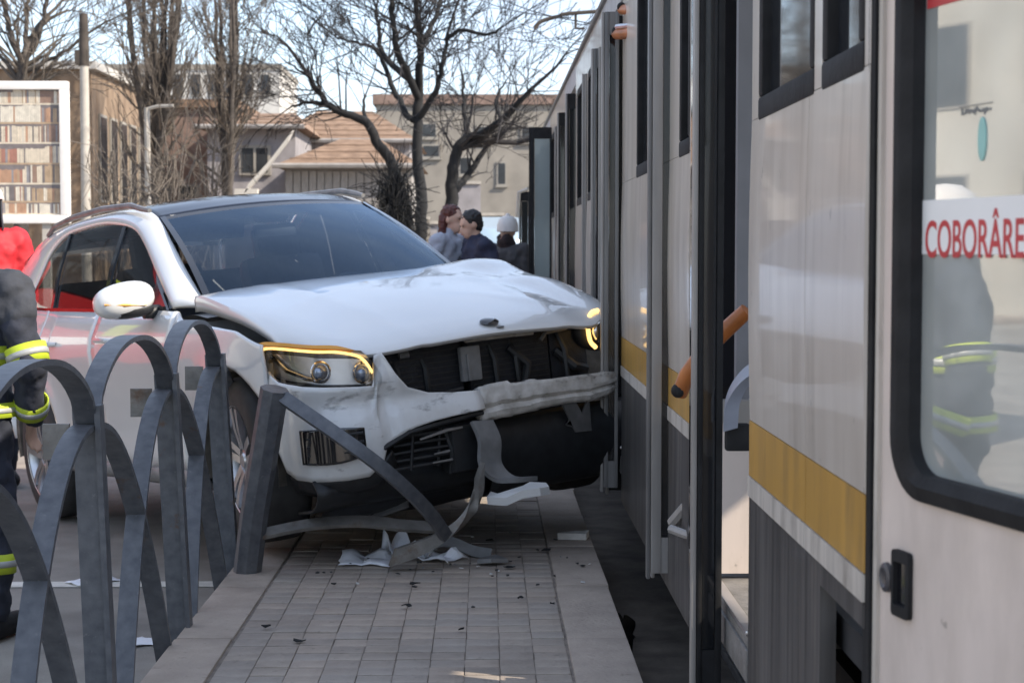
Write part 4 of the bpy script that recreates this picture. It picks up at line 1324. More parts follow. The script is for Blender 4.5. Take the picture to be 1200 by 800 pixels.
# oil spill on the track bed
m = MB(); N = 40; r6 = random.Random(3)
m.add([(.0, .0, 0)] + [((.05 + .016 * sin(5 * a) ) * cos(a) * 1.0, (.35 + .12 * sin(3 * a + 1) + .05 * cos(9 * a)) * sin(a), 0) for a in [2 * pi * k / N for k in range(N)]], [(0, k + 1, (k + 1) % N + 1) for k in range(N)])
o = m.build('oil_stain', M_gloss, None); o.location = (.555, 6.9, .0245); tag(o, kind='structure')

# ================================================================== PEOPLE
def rounded(o, vox, sm_it=6):
    md = o.modifiers.new('skin', 'REMESH'); md.mode = 'VOXEL'; md.voxel_size = vox; md.use_smooth_shade = True
    s_ = o.modifiers.new('smooth', 'SMOOTH'); s_.factor = .5; s_.iterations = sm_it
    return o
def person(label, loc, face, H=1.75, jacket=M_navy, trousers=M_navy, hair=M_hairb, hat=None, lean_=0.0, arms=None, look=0.0, tilt=0.0,
           vox=.014, group=None, bands=False, shoulder=None, scarf=None, wide=1.0, hood=False, helmet=False, longhair=False, bag=False):
    k = H / 1.75
    root = empty('person', loc); root.rotation_euler = (0, 0, face)
    tag(root, label, 'person', group)
    L = Matrix.Rotation(lean_, 3, 'X')       # lean forward about the hips, facing -y
    hip = Vector((0, 0, .93))
    def up(p): return (hip + L @ (Vector(p) - hip)) * k
    def lo(p): return Vector(p) * k
    hc = up((0, -.015, 1.625))
    HR = Matrix.Rotation(look, 3, 'Z') @ Matrix.Rotation(tilt + lean_ * .4, 3, 'X')
    def hp(x, y, z): return hc + HR @ (Vector((x, y, z)) * k)
    arms = arms or {}
    A = {}
    for s in (-1, 1):
        d = arms.get(s, {})
        A[s] = (up((s * .185 * wide, .01, 1.43)), up(d.get('e', (s * .245 * wide, .03, 1.15))), up(d.get('w', (s * .25 * wide, -.06, .90))))
    # ---- one continuous body
    b = MB()
    b.ball(hp(0, .012, .03), (.076 * k, .094 * k, .098 * k), 20, 14, 0, HR)
    b.cap(hp(0, -.035, -.055), hp(0, -.045, -.075), .052 * k, .040 * k)           # jaw
    b.cap(hp(0, -.082, .005), hp(0, -.103, -.030), .010 * k, .015 * k, 8)         # nose
    b.cap(hp(-.035, -.075, .032), hp(.035, -.075, .032), .014 * k, .014 * k, 8)   # brow
    b.cap(hp(-.018, -.086, -.062), hp(.018, -.086, -.062), .010 * k, .010 * k, 8) # mouth
    for s in (-1, 1): b.ball(hp(s * .078, .015, .0), (.014 * k, .024 * k, .034 * k), 8, 8, 0, HR)
    b.cap(hp(0, .025, -.06), up((0, .015, 1.44)), .054 * k, .062 * k)
    b.cap(up((0, .0, 1.36)), up((0, .0, 1.0)), .13 * k, .125 * k)
    for s in (-1, 1):
        sh, el, wr = A[s]
        b.cap(up((s * .05, 0, 1.40)), sh, .075 * k, .06 * k); b.cap(sh, el, .052 * k, .042 * k); b.cap(el, wr, .042 * k, .028 * k)
        dv = (wr - el).normalized(); side = Vector((0, -1, 0)) - dv * dv.dot(Vector((0, -1, 0))); side.normalize(); nrm = dv.cross(side)
        pm_ = wr + dv * .055 * k
        for q in (-1.2, -.4, .4, 1.2):
            b.cap(wr + side * q * .008 * k, pm_ + side * q * .020 * k + dv * .03 * k, .015 * k, .013 * k, 8)
        for q, ln in ((-1.2, .055), (-.4, .075), (.4, .08), (1.2, .07)):
            f0 = pm_ + side * q * .021 * k + dv * .035 * k
            f1 = f0 + (dv * .9 + nrm * -s * .35) * ln * .55 * k
            b.cap(f0, f1, .0105 * k, .0095 * k, 8); b.cap(f1, f1 + (dv * .7 + nrm * -s * .7).normalized() * ln * .5 * k, .0095 * k, .008 * k, 8)
        th0 = wr + side * .024 * k + dv * .02 * k
        b.cap(th0, th0 + (side * .7 + dv * .7) * .045 * k, .013 * k, .011 * k, 8)
        hx = s * .095
        b.cap(lo((hx * .9, 0, .95)), lo((hx * 1.15, -.015, .51)), .088 * k, .056 * k); b.cap(lo((hx * 1.15, -.015, .51)), lo((hx * 1.25, .02, .09)), .055 * k, .036 * k)
        b.cap(lo((hx * 1.25, .03, .05)), lo((hx * 1.35, -.14, .04)), .045 * k, .036 * k)
    body = rounded(b.build('body', M_skin, root), vox * .8, 3)
    fc = MB()
    for s in (-1, 1): fc.ball(hp(s * .031, -.0815, .012), (.013 * k, .006 * k, .007 * k), 10, 6, 0, HR)
    fc.build('eyes', M_eye, body)
    lp = MB(); lp.ball(hp(0, -.0965, -.062), (.022 * k, .006 * k, .007 * k), 10, 6, 0, HR); lp.build('mouth', M_lip, body)
    # ---- clothes
    j = MB()
    j.cap(up((0, .005, 1.36)), up((0, .005, .92)), .150 * k, .160 * k); j.cap(up((-.06 * wide, .005, 1.36)), up((-.05, .005, .90)), .135 * k, .145 * k); j.cap(up((.06 * wide, .005, 1.36)), up((.05, .005, .90)), .135 * k, .145 * k)
    j.cap(up((0, .02, 1.46)), up((0, .01, 1.50)), .082 * k, .072 * k)
    for s in (-1, 1):
        sh, el, wr = A[s]
        j.cap(up((s * .06, .005, 1.41)), sh, .095 * k, .086 * k); j.cap(sh, el, .082 * k, .066 * k); j.cap(el, lerp(el, wr, .93), .066 * k, .050 * k)
    jo = rounded(j.build('jacket', jacket, root), vox, 5)
    t_ = MB()
    for s in (-1, 1):
        hx = s * .095
        t_.cap(lo((hx * .8, 0, .93)), lo((hx * 1.15, -.015, .51)), .115 * k, .082 * k); t_.cap(lo((hx * 1.15, -.015, .51)), lo((hx * 1.25, .02, .13)), .082 * k, .068 * k)
    rounded(t_.build('trousers', trousers, root), vox, 5)
    sh_ = MB()
    for s in (-1, 1):
        hx = s * .095
        sh_.cap(lo((hx * 1.25, .035, .055)), lo((hx * 1.38, -.16, .05)), .055 * k, .046 * k)
    rounded(sh_.build('boots', M_rubber, root), vox, 2)
    if hat is None or longhair:
        h = MB(); rh = random.Random(int(H * 1000))
        h.ball(hp(0, .030, .052), (.087 * k, .098 * k, .088 * k), 20, 12, 0, HR)
        h.ball(hp(0, .062, -.005), (.076 * k, .066 * k, .075 * k), 16, 10, 0, HR)
        for q in range(26):
            a = rh.uniform(0, 2 * pi); e_ = rh.uniform(.2, 1.2)
            h.ball(hp(.078 * cos(a) * cos(e_), .030 + .085 * sin(a) * cos(e_) , .055 + .078 * sin(e_)), .018 * k, 6, 4)
        if longhair:
            for q in (-.055, 0, .055): h.cap(hp(q, .075, .02), hp(q * 1.2, .075, -.17), .045 * k, .035 * k)
        rounded(h.build('hair', hair, root), .009, 2)
    if hat is not None:
        h = MB()
        if helmet:
            h.lathe([(.001, .135), (.05, .128), (.088, .10), (.108, .06), (.116, .03), (.120, .02), (.106, .018)], (0, 0, 0), 'z', 28)
        else:
            h.lathe([(.001, .135), (.05, .130), (.085, .10), (.102, .05), (.106, .01), (.108, -.025), (.100, -.03), (.095, .0)], (0, 0, 0), 'z', 24)
            h.ball((0, 0, .135), (.026, .026, .024), 10, 8)
        for i, p in enumerate(h.v): h.v[i] = hp(p.x, p.y * 1.12 + .012, p.z + .035)
        h.build('helmet' if helmet else 'knit_hat', hat, root)
        if helmet:
            nf = MB(); rows = []
            for z, r_ in ((.055, .110), (-.06, .112), (-.19, .128)): rows.append([hp(r_ * sin(a), .012 + r_ * cos(a) * 1.05, z) for a in [-2.0 + 4.0 * q / 16 for q in range(17)]])
            nf.add(*grid(rows, lin=True)); solid(nf.build('neck_flap', M_shcap, root), .006)
    if scarf:
        s_ = MB(); s_.cap(hp(0, -.03, -.085), hp(0, .0, -.12), .075 * k, .095 * k); s_.cap(hp(-.03, -.06, -.05), hp(.03, -.06, -.05), .042 * k, .042 * k)
        rounded(s_.build('scarf', scarf, root), .012, 3)
    if shoulder:
        c = MB()
        for s in (-1, 1):
            sh, el, _ = A[s]
            c.cap(up((s * .02, .005, 1.42)), sh, .105 * k, .094 * k); c.cap(sh, lerp(sh, el, .28), .092 * k, .088 * k)
        rounded(c.build('lit_shoulder', shoulder, root), vox, 4)  # lighter grey shell paints the sunlit tops of the shoulders
    if bands:
        def ring(p0, p1, r0, r1, name='reflective_band', oval=1.0):
            ax = (p1 - p0).normalized(); u_ = ax.orthogonal().normalized(); v_ = ax.cross(u_)
            for f0, f1, m_ in ((0, 1, M_hivis), (.34, .66, M_silver)):
                g = MB(); rows = []
                ex = .004 if m_ is M_silver else 0
                for t in (f0, (f0 + f1) / 2, f1):
                    c = lerp(p0, p1, t); r_ = lerp(r0, r1, t) + ex
                    rows.append([c + Vector(((u_ * cos(a) + v_ * sin(a)).x * r_ * oval, (u_ * cos(a) + v_ * sin(a)).y * r_, (u_ * cos(a) + v_ * sin(a)).z * r_)) for a in [2 * pi * q / 28 for q in range(29)]])
                g.add(*grid(rows, lin=True)); solid(g.build(name, m_, root), .006, 1)
        for s in (-1, 1):
            sh, el, wr = A[s]
            ring(lerp(sh, el, .72), lerp(sh, el, .95), .078 * k, .074 * k)
            ring(lerp(el, wr, .60), lerp(el, wr, .86), .064 * k, .060 * k)
        hx = .095
        for s in (-1, 1): ring(lo((s * hx * 1.2, .0, .36)), lo((s * hx * 1.22, .005, .28)), .085 * k, .083 * k)
        ring(up((0, .005, 1.21)), up((0, .005, 1.13)), .166 * k, .166 * k, oval=1.30)
        ring(up((0, .005, .98)), up((0, .005, .92)), .172 * k, .176 * k, oval=1.22)
    if bag:
        g = MB(); g.box(up((.30, .02, .98)), (.12, .30, .36), 0, None, .04)
        g.build('white_bag', M_whiteh, root)
    return root
TXF = bpy.data.textures.new('cloth_folds', 'CLOUDS'); TXF.noise_scale = .09; TXF.noise_depth = 2
TXH = bpy.data.textures.new('hair_tufts', 'CLOUDS'); TXH.noise_scale = .025; TXH.noise_depth = 1
def fold(o):
    base = o.name.split('.')[0]
    if base in ('jacket', 'trousers', 'lit_shoulder', 'scarf'):
        md = o.modifiers.new('folds', 'DISPLACE'); md.texture = TXF; md.strength = .055; md.mid_level = .45
    elif base == 'hair':
        md = o.modifiers.new('tufts', 'DISPLACE'); md.texture = TXH; md.strength = .022; md.mid_level = .45
# firefighter at the left edge, standing on the road behind the fence
person('firefighter with yellow reflective bands and pale helmet behind the fence, by the car door', (-2.085, 6.85, 0), radians(165), 1.72, M_navy, M_navy, hat=M_whiteh, helmet=True, bands=True, shoulder=M_shcap, vox=.013, wide=1.12,
       arms={-1: {'e': (-.32, .04, 1.12), 'w': (-.235, -.10, .90)}})
person('second firefighter in navy with yellow bands, nearer on the road beside the fence', (-1.86, 5.25, 0), radians(120), 1.76, M_navy, M_navy, hat=M_whiteh, helmet=True, bands=True, vox=.018)
person('rescuer in a bright red jacket and pale helmet behind the rear of the car', (-3.31, 11.3, .0), radians(20), 1.98, M_redj, M_navy, hat=M_whiteh, helmet=True, vox=.016)
GP = 'onlookers beyond the car'
person('dark haired man in a navy jacket leaning towards the left', (.02, 15.0, PZ), radians(-68), 1.68, M_nvj, M_dkj, M_hairb, lean_=radians(14), tilt=radians(8), vox=.016, group=GP)
person('auburn haired woman in a pale grey jacket seen from the back', (-.39, 15.3, PZ), radians(62), 1.72, M_greyj, M_dkj, M_hairr, lean_=radians(8), vox=.016, group=GP, longhair=True)
person('person in a yellow green vest standing between the two others', (-.225, 16.4, PZ), radians(20), 1.56, M_hivis, M_dkj, M_hairn, vox=.016, group=GP)
person('person in a white knit hat and dark scarf near the open tram door', (.20, 15.9, PZ), radians(-35), 1.60, M_dkj, M_dkj, M_hairb, hat=M_whiteh, scarf=M_mask, vox=.016, group=GP, bag=True)

for o_ in list(bpy.data.objects):
    if o_.type == 'MESH' and any(m_.type == 'REMESH' for m_ in o_.modifiers): fold(o_)
# ================================================================== BACKGROUND
M_brick = pm('brown_brick', (.19, .125, .08), .9, 0, .30, 3, stretch=(1, 1, .35), bump=.3, bscale=14, col2=(.23, .17, .12))
M_brickd = pm('dark_brick', (.20, .14, .115), .9, 0, .3, 3, bump=.3, bscale=14)
M_render = pm('lilac_grey_render', (.27, .255, .265), .9, 0, .18, 3)
M_pale = pm('pale_render', (.50, .48, .45), .9, 0, .1, 1.5)
M_beige = pm('beige_render', (.25, .228, .198), .9, 0, .18, 1.2)
M_tile = pm('roof_tile', (.20, .125, .082), .9, 0, .3, 4, stretch=(1, 3, 3), bump=.5, bscale=9, col2=(.23, .155, .105))
M_board = pm('grey_boards', (.26, .245, .235), .9, 0, .2, 3)
M_win = pm('dark_window', (.03, .032, .036), .15, 0, .3, 3)
M_wframe = pm('window_frame', (.27, .25, .22), .7, 0, .1, 3)
M_conc = pm('pole_concrete', (.40, .37, .33), .9, 0, .15, 5)
M_woodp = pm('dark_pole', (.055, .045, .038), .9, 0, .3, 6)
def building(name, label, mats, x0, x1, y0, y1, h, wins, cat='building', z0=0, parapet=None, wallside=None):
    """box building, windows = (face, a, b, z0, z1); face 'f' front or 'r' right side"""
    c = Vector(((x0 + x1) / 2, y0, 0)); root = empty(name, c); tag(root, label, cat)
    m = MB(); m.b2((x0 - c.x, 0, z0), (x1 - c.x, y1 - y0, h)); m.build('wall', mats[0], root, False)
    if parapet:
        m = MB(); m.b2((x0 - c.x - .12, -.12, h + .002), (x1 - c.x + .12, y1 - y0 + .12, h + parapet)); m.build('roof_edge', mats[1], root, False)
    for f, a, b, za, zb in wins:
        m = MB(); g = MB()
        if f == 'f':
            m.b2((a - c.x - .06, -.05, za - .06), (b - c.x + .06, .05, zb + .06)); g.b2((a - c.x, -.058, za), (b - c.x, -.04, zb))
            m.b2((a - c.x - .10, -.10, za - .12), (b - c.x + .10, .02, za - .062))
        else:
            xr = x1 - c.x
            m.b2((xr - .05, a - y0 - .06, za - .06), (xr + .05, b - y0 + .06, zb + .06)); g.b2((xr + .04, a - y0, za), (xr + .058, b - y0, zb))
        w_ = m.build('window', M_wframe, root, False); g.build('pane', M_win, w_, False)
    return root
def ph(u, v, d): p = at(u, v, d); return p.x, p.z
# brick workshop on the left
building('brick_building', 'brown brick building with a flat sloping roof line behind the billboard', (M_brick, M_pale), -24, ph(112, 78, 35)[0], 35, 41.5, ph(112, 84, 35)[1],
         [('r', 35.6 + 1.0 * k, 36.15 + 1.0 * k, 2.6, 4.3) for k in range(5)] + [('f', -9.9, -9.0, 2.4, 4.0), ('f', -11.6, -10.7, 2.4, 4.0)], parapet=.16)
# low brick shed behind the shrubs
building('brick_shed', 'low dark brick shed behind the bare shrubs and poplars', (M_brickd, M_tile), ph(178, 0, 42)[0], ph(276, 0, 42)[0], 42, 47, ph(0, 128, 42)[1], [('f', ph(214, 0, 42)[0], ph(232, 0, 42)[0], 2.0, 3.1)], parapet=.2)
# pale flats far away
bf = building('apartment_block', 'distant pale apartment block glimpsed between the bare poplars', (M_pale, M_beige), ph(120, 0, 130)[0], ph(330, 0, 130)[0], 130, 142, ph(0, 84, 130)[1],
         [('f', ph(128 + 20 * i, 0, 130)[0], ph(138 + 20 * i, 0, 130)[0], 4.2 + 3.0 * j, 5.7 + 3.0 * j) for i in range(10) for j in range(4)], parapet=.4)
# grey rendered house with the tiled roofs
def roofed(name, label, d, u0, u1, vb, eave, ridge, ru0, ru1, wall, depth=6, wins=(), over=.25, cat='house'):
    X0, X1 = ph(u0, 0, d)[0], ph(u1, 0, d)[0]
    ze = ph(0, eave, d)[1]; zr = ph(0, ridge, d)[1]
    rx0, rx1 = ph(ru0, 0, d)[0], ph(ru1, 0, d)[0]
    c = Vector(((X0 + X1) / 2, d, 0)); root = empty(name, c); tag(root, label, cat)
    m = MB(); m.b2((X0 - c.x, .3, 0), (X1 - c.x, depth, ze - .02)); m.build('wall', wall, root, False)
    rf_ = MB()
    a = [(X0 - c.x - over, 0, ze), (X1 - c.x + over, 0, ze), (X1 - c.x + over, depth + .3, ze), (X0 - c.x - over, depth + .3, ze)]
    b = [(rx0 - c.x, depth * .45, zr), (rx1 - c.x, depth * .45, zr), (rx1 - c.x, depth * .6, zr), (rx0 - c.x, depth * .6, zr)]
    rf_.add(a + b, [(0, 1, 5, 4), (1, 2, 6, 5), (2, 3, 7, 6), (3, 0, 4, 7), (4, 5, 6, 7), (3, 2, 1, 0)])
    ro_ = rf_.build('roof', M_tile, root, False)
    # tile courses
    tcs = MB(); N = max(4, int(abs(zr - ze) / .16))
    for k in range(1, N):
        t = k / N
        p = lerp(Vector(a[0]), Vector(b[0]), t); q = lerp(Vector(a[1]), Vector(b[1]), t)
        tcs.tube([p + Vector((0, -.02, .015)), q + Vector((0, -.02, .015))], .012, 4)
    t2 = tcs.build('tile_course', M_tile, ro_, False); t2['kind'] = 'stuff'
    g = MB(); g.tube([Vector(a[0]) + Vector((0, -.05, 0)), Vector(a[1]) + Vector((0, -.05, 0))], .06, 6); g.build('gutter', M_board, root)
    for (a_, b_, za, zb) in wins:
        xa, xb = ph(a_, 0, d)[0] - c.x, ph(b_, 0, d)[0] - c.x; z1, z2 = ph(0, zb, d)[1], ph(0, za, d)[1]
        m = MB(); m.b2((xa - .07, .22, z1 - .07), (xb + .07, .34, z2 + .07)); w_ = m.build('window', M_wframe, root, False)
        g = MB(); g.b2((xa, .205, z1), (xb, .215, z2)); g.build('pane', M_win, w_, False)
        g = MB(); xm = (xa + xb) / 2; g.b2((xm - .03, .19, z1), (xm + .03, .2, z2)); g.build('mullion', M_wframe, w_, False)
    return root
h1 = roofed('house', 'grey rendered house with a low brown roof and one dark window', 40, 243, 346, 0, 150, 122, 262, 330, M_render, 7, [(284, 314, 174, 202)])
h2_ = roofed('house', 'upper house with an orange tiled hip roof under the leaning tree', 44, 318, 480, 0, 166, 122, 362, 430, M_render, 6)
h3 = roofed('shed', 'long boarded shed with an orange tiled roof in front of the upper house', 38, 334, 482, 0, 195, 158, 392, 440, M_board, 4, cat='shed')
# boards of the shed front, separate pieces
pr_ = None
X0, X1 = ph(334, 0, 38)[0], ph(482, 0, 38)[0]; cx_ = (X0 + X1) / 2; zt = ph(0, 198, 38)[1]
for k in range(16):
    xa = lerp(X0, X1, k / 16) - cx_; xb = lerp(X0, X1, (k + 1) / 16) - cx_
    if pr_ is None:
        m = MB(); m.box((0, 0, 0), (xb - xa - .02, .03, zt - .1)); pr_ = m.build('board', M_board, h3, False); o = pr_
    else:
        o = pr_.copy(); COL.objects.link(o)
    o.location = ((xa + xb) / 2, .275 + random.uniform(-.008, .008), zt / 2)
# white sloping coping beside the house
m = MB(); a_, b_ = at(343, 160, 37.6), at(291, 222, 37.6); c_ = (a_ + b_) / 2
m.strip([a_ - c_, at(315, 196, 37.6) - c_, b_ - c_], Vector((.10, 0, .22)), .25)
m.strip([b_ - c_, at(288, 250, 37.6) - c_ ], Vector((.5, 0, 0)), .25)
o = m.build('white_stair_wall', M_pale, None, False); o.location = c_; tag(o, 'white sloping stair wall running down beside the grey house', 'wall')
# long beige building on the right
d = 60
gb = building('beige_building', 'long beige building with a dark flat roof behind the forked tree', (M_beige, M_brickd), ph(442, 0, d)[0], ph(672, 0, d)[0], d, d + 10, ph(0, 124, d)[1],
         [('f', ph(u, 0, d)[0], ph(u + w_, 0, d)[0], ph(0, vb, d)[1], ph(0, va, d)[1]) for u, w_, va, vb in ((496, 15, 147, 161), (497, 18, 172, 184), (584, 8, 192, 216), (540, 12, 186, 204), (612, 12, 150, 166), (560, 12, 150, 165), (628, 10, 190, 212), (450, 12, 160, 178))], parapet=.35)
m = MB(); m.b2((ph(515, 0, d)[0], d + 1, ph(0, 124, d)[1]), (ph(640, 0, d)[0], d + 6, ph(0, 113, d)[1])); m.build('upper_storey', M_beige, None, False)
us = bpy.data.objects['upper_storey']; us.parent = gb; us.location = -Vector(gb.location)
# garden wall and gates in front of it
d = 45
gw = empty('garden_wall', at(565, 292, d)); gw.location.z = 0; tag(gw, 'pale garden wall with panels of mixed height in front of the beige building', 'wall')
r7 = random.Random(4)
X0 = ph(478, 0, d)[0]; X1 = ph(668, 0, d)[0]; x = X0
while x < X1:
    wd = r7.uniform(.5, .9); m = MB(); hh = r7.uniform(2.2, 3.6)
    m.b2((x - gw.location.x, r7.uniform(-.06, .0), 0), (x + wd - .03 - gw.location.x, .2, hh)); m.build('wall_panel', r7.choice([M_pale, M_beige, M_render, M_board]), gw, False)
    m = MB(); m.b2((x - gw.location.x - .01, -.1, hh + .002), (x + wd - .02 - gw.location.x, .24, hh + .08)); m.build('coping', M_conc, gw, False)
    x += wd
# billboard with a printed picture of book shelves
d = 22
bx0, bz0 = ph(-45, 262, d); bx1, bz1 = ph(85, 98, d)
bb = empty('billboard', ((bx0 + bx1) / 2, d, 0)); tag(bb, 'white framed billboard printed with shelves full of books', 'billboard')
m = MB(); fwid = .105; cx_ = (bx0 + bx1) / 2
for lo_, hi_ in (((bx0, -.06, bz1 - fwid), (bx1, .08, bz1)), ((bx0, -.06, bz0), (bx1, .08, bz0 + fwid)), ((bx0, -.06, bz0 + fwid), (bx0 + fwid, .08, bz1 - fwid)), ((bx1 - fwid, -.06, bz0 + fwid), (bx1, .08, bz1 - fwid))):
    m.b2((lo_[0] - cx_, lo_[1], lo_[2]), (hi_[0] - cx_, hi_[1], hi_[2]), bev=.01)
m.build('frame', M_whiteh, bb)
for xx in (bx0 + .3, bx1 - .3):
    m = MB(); m.b2((xx - cx_ - .05, -.02, 0), (xx - cx_ + .05, .06, bz0)); m.build('leg', M_conc, bb)
ink = [pm('print_ink_%s' % n, c, .7, 0, .15, 14) for n, c in (('cream', (.60, .52, .41)), ('tan', (.40, .29, .19)), ('brown', (.26, .17, .13)), ('red', (.34, .16, .12)), ('dark', (.16, .14, .14)), ('pale', (.62, .57, .48)), ('grey', (.25, .24, .25)), ('rust', (.42, .25, .16)))]
m = MB(); px0_, px1_ = bx0 + fwid - cx_, bx1 - fwid - cx_; zb_, zt_ = bz0 + fwid, bz1 - fwid
m.b2((px0_, -.005, zb_), (px1_, .03, zt_), 4)
sv = [107, 125, 147, 170, 194, 217, 238, 257]
r8 = random.Random(12)
for k in range(len(sv) - 1):
    z1, z0 = ph(0, sv[k], d)[1], max(zb_, ph(0, sv[k + 1], d)[1])
    m.b2((px0_, -.0065, z0), (px1_, -.004, z0 + .022), 1 if k % 2 else 0)
    x = px0_; run = 0; fav = 0
    while x < px1_ - .02:
        if run <= 0: run = r8.randint(6, 20); fav = r8.choice([0, 1, 0, 5, 0, 5, 7, 1, 2, 3]); hmx = r8.uniform(.68, .93)
        wd = r8.uniform(.014, .032); wd = min(wd, px1_ - x)
        hgt = (z1 - z0) * hmx * r8.uniform(.93, 1.0)
        if r8.random() < .93: m.b2((x + .002, -.008, z0 + .023), (x + wd - .002, -.0045, z0 + .023 + hgt), fav if r8.random() < .7 else r8.randint(0, 7))
        x += wd; run -= 1
m.build('poster', ink, bb, False)
# utility pole
pole = empty('utility_pole', (ph(104, 0, 28)[0], 28, 0)); tag(pole, 'tall utility pole, pale below and dark above, behind the billboard', 'pole')
m = MB(); m.tube([(0, 0, 0), (0, 0, ph(0, 80, 28)[1])], [.085, .07], 10); m.build('lower_pole', M_conc, pole)
m = MB(); m.tube([(0, 0, ph(0, 80, 28)[1]), (0, 0, ph(0, 20, 28)[1])], [.085, .07], 10); m.b2((-.14, -.06, ph(0, 78, 28)[1]), (.06, .06, ph(0, 62, 28)[1])); m.build('upper_pole', M_woodp, pole)
pole2 = empty('lamp_post', (ph(176, 0, 30)[0], 30, 0)); tag(pole2, 'short pale post between the shrubs at the corner of the brick building', 'pole')
m = MB(); m.tube([(0, 0, 0), (0, 0, ph(0, 128, 30)[1])], [.06, .05], 8); m.build('shaft', M_conc, pole2)
m = MB(); m.tube([(0, 0, ph(0, 130, 30)[1]), (.2, -.1, ph(0, 127, 30)[1]), (.5, -.2, ph(0, 127, 30)[1])], .03, 6); m.build('arm', M_conc, pole2)

# ---- bare trees
def grow(mb, p, d, L, r, depth, rnd_, spread=.55, upb=.15, nseg=3, minr=.006, thin=None, kids=(2, 3), shrink=.72):
    """recursive bare branch"""
    pts = [p]; rr = [r]; q = p.copy(); dd = d.normalized()
    for k in range(nseg):
        dd = (dd + Vector((rnd_.uniform(-1, 1), rnd_.uniform(-1, 1), rnd_.uniform(-1, 1) + upb)) * .16).normalized()
        q = q + dd * L / nseg; pts.append(q.copy()); rr.append(max(minr, r * (1 - .45 * (k + 1) / nseg)))
    tgt = thin if (thin is not None and r < .03) else mb
    tgt.tube(pts, rr, 5 if r > .03 else 3, 0, False)
    if depth <= 0: return
    n = rnd_.randint(*kids)
    for k in range(n):
        t = rnd_.uniform(.35, 1.0) if k else 1.0
        i = min(nseg, max(1, int(round(t * nseg))))
        ax = dd.orthogonal().normalized(); ax = Matrix.Rotation(rnd_.uniform(0, 2 * pi), 3, dd) @ ax
        nd_ = (dd + ax * rnd_.uniform(spread * .4, spread * 1.3) + Vector((0, 0, upb))).normalized()
        grow(mb, pts[i], nd_, L * rnd_.uniform(shrink - .12, shrink + .12), max(minr, rr[i] * rnd_.uniform(.55, .8)), depth - 1, rnd_, spread, upb, nseg, minr, thin, kids, shrink)
def tree(label, d, limbs, seed, bark=M_bark, twig=M_twig, name='bare_tree', twigs=7, tdepth=3, tl=1.0, group=None, upb=.12, cat='tree', spread=.6, spreaddepth=.5, minr=.006):
    """limbs: list of (list of (u, v, depth offset), r0, r1) in photo pixels at depth d"""
    rnd_ = random.Random(seed)
    base = at(limbs[0][0][0][0], 292, d); base.z = 0
    root = empty(name, base); tag(root, label, cat, group)
    tr = MB(); cw = MB()
    for path, r0, r1 in limbs:
        pts = [at(q[0], q[1], d + (q[2] if len(q) > 2 else 0)) - base for q in path]
        P = curve(pts, 4); n = len(P)
        P = [p + Vector((rnd_.uniform(-1, 1), rnd_.uniform(-1, 1), rnd_.uniform(-1, 1))) * .02 for p in P]
        tr.tube(P, [lerp(r0, r1, i / (n - 1)) for i in range(n)], 8)
        L = sum((P[i + 1] - P[i]).length for i in range(n - 1))
        nt_ = int(twigs * L)
        for k in range(nt_):
            t = rnd_.uniform(.25, 1.0) if path is not limbs[0][0] else rnd_.uniform(.65, 1)
            i = min(n - 2, int(t * (n - 1)))
            dd = (P[i + 1] - P[i]).normalized(); ax = dd.orthogonal().normalized(); ax = Matrix.Rotation(rnd_.uniform(0, 2 * pi), 3, dd) @ ax
            ax.y *= spreaddepth
            grow(cw, P[i], dd * .6 + ax * .8, tl * rnd_.uniform(.5, 1.1), max(minr, lerp(r0, r1, t) * .35), tdepth, rnd_, spread, upb, 3, minr)
        grow(cw, P[-1], P[-1] - P[-2], tl, r1 * .9, tdepth + 1, rnd_, spread, upb, 3, minr)
    o = tr.build('trunk', bark, root, True, 60)
    o = cw.build('crown', twig, root, True, 80)
    return root
def c2(x, y, dz=0): return (280 + x / 2.857, y / 2.857, dz)
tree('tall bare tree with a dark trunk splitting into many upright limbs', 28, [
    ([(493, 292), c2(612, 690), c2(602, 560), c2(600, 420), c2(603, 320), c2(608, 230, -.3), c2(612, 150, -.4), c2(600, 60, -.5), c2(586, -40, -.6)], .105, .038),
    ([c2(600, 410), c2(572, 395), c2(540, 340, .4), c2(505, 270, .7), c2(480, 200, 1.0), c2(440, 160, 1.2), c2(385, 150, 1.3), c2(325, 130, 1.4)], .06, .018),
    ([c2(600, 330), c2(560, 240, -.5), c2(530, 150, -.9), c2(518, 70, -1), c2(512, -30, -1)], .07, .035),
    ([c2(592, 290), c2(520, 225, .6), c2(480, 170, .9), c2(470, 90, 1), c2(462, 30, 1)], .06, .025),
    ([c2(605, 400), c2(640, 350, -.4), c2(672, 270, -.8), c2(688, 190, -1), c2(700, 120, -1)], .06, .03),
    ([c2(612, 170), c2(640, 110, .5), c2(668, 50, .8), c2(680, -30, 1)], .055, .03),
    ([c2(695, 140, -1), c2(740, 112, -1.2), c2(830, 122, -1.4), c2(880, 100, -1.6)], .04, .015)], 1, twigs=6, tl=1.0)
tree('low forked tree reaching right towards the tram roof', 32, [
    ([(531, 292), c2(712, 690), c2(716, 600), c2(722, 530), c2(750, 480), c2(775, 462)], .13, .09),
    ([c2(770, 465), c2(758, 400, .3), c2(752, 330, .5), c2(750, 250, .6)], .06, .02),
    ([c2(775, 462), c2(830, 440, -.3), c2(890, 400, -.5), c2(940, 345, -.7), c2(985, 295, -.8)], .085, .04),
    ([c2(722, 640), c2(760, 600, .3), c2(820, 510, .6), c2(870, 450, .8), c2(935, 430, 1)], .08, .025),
    ([c2(880, 405), c2(860, 340, .5), c2(890, 280, .7)], .04, .015)], 2, twigs=5, tl=.9)
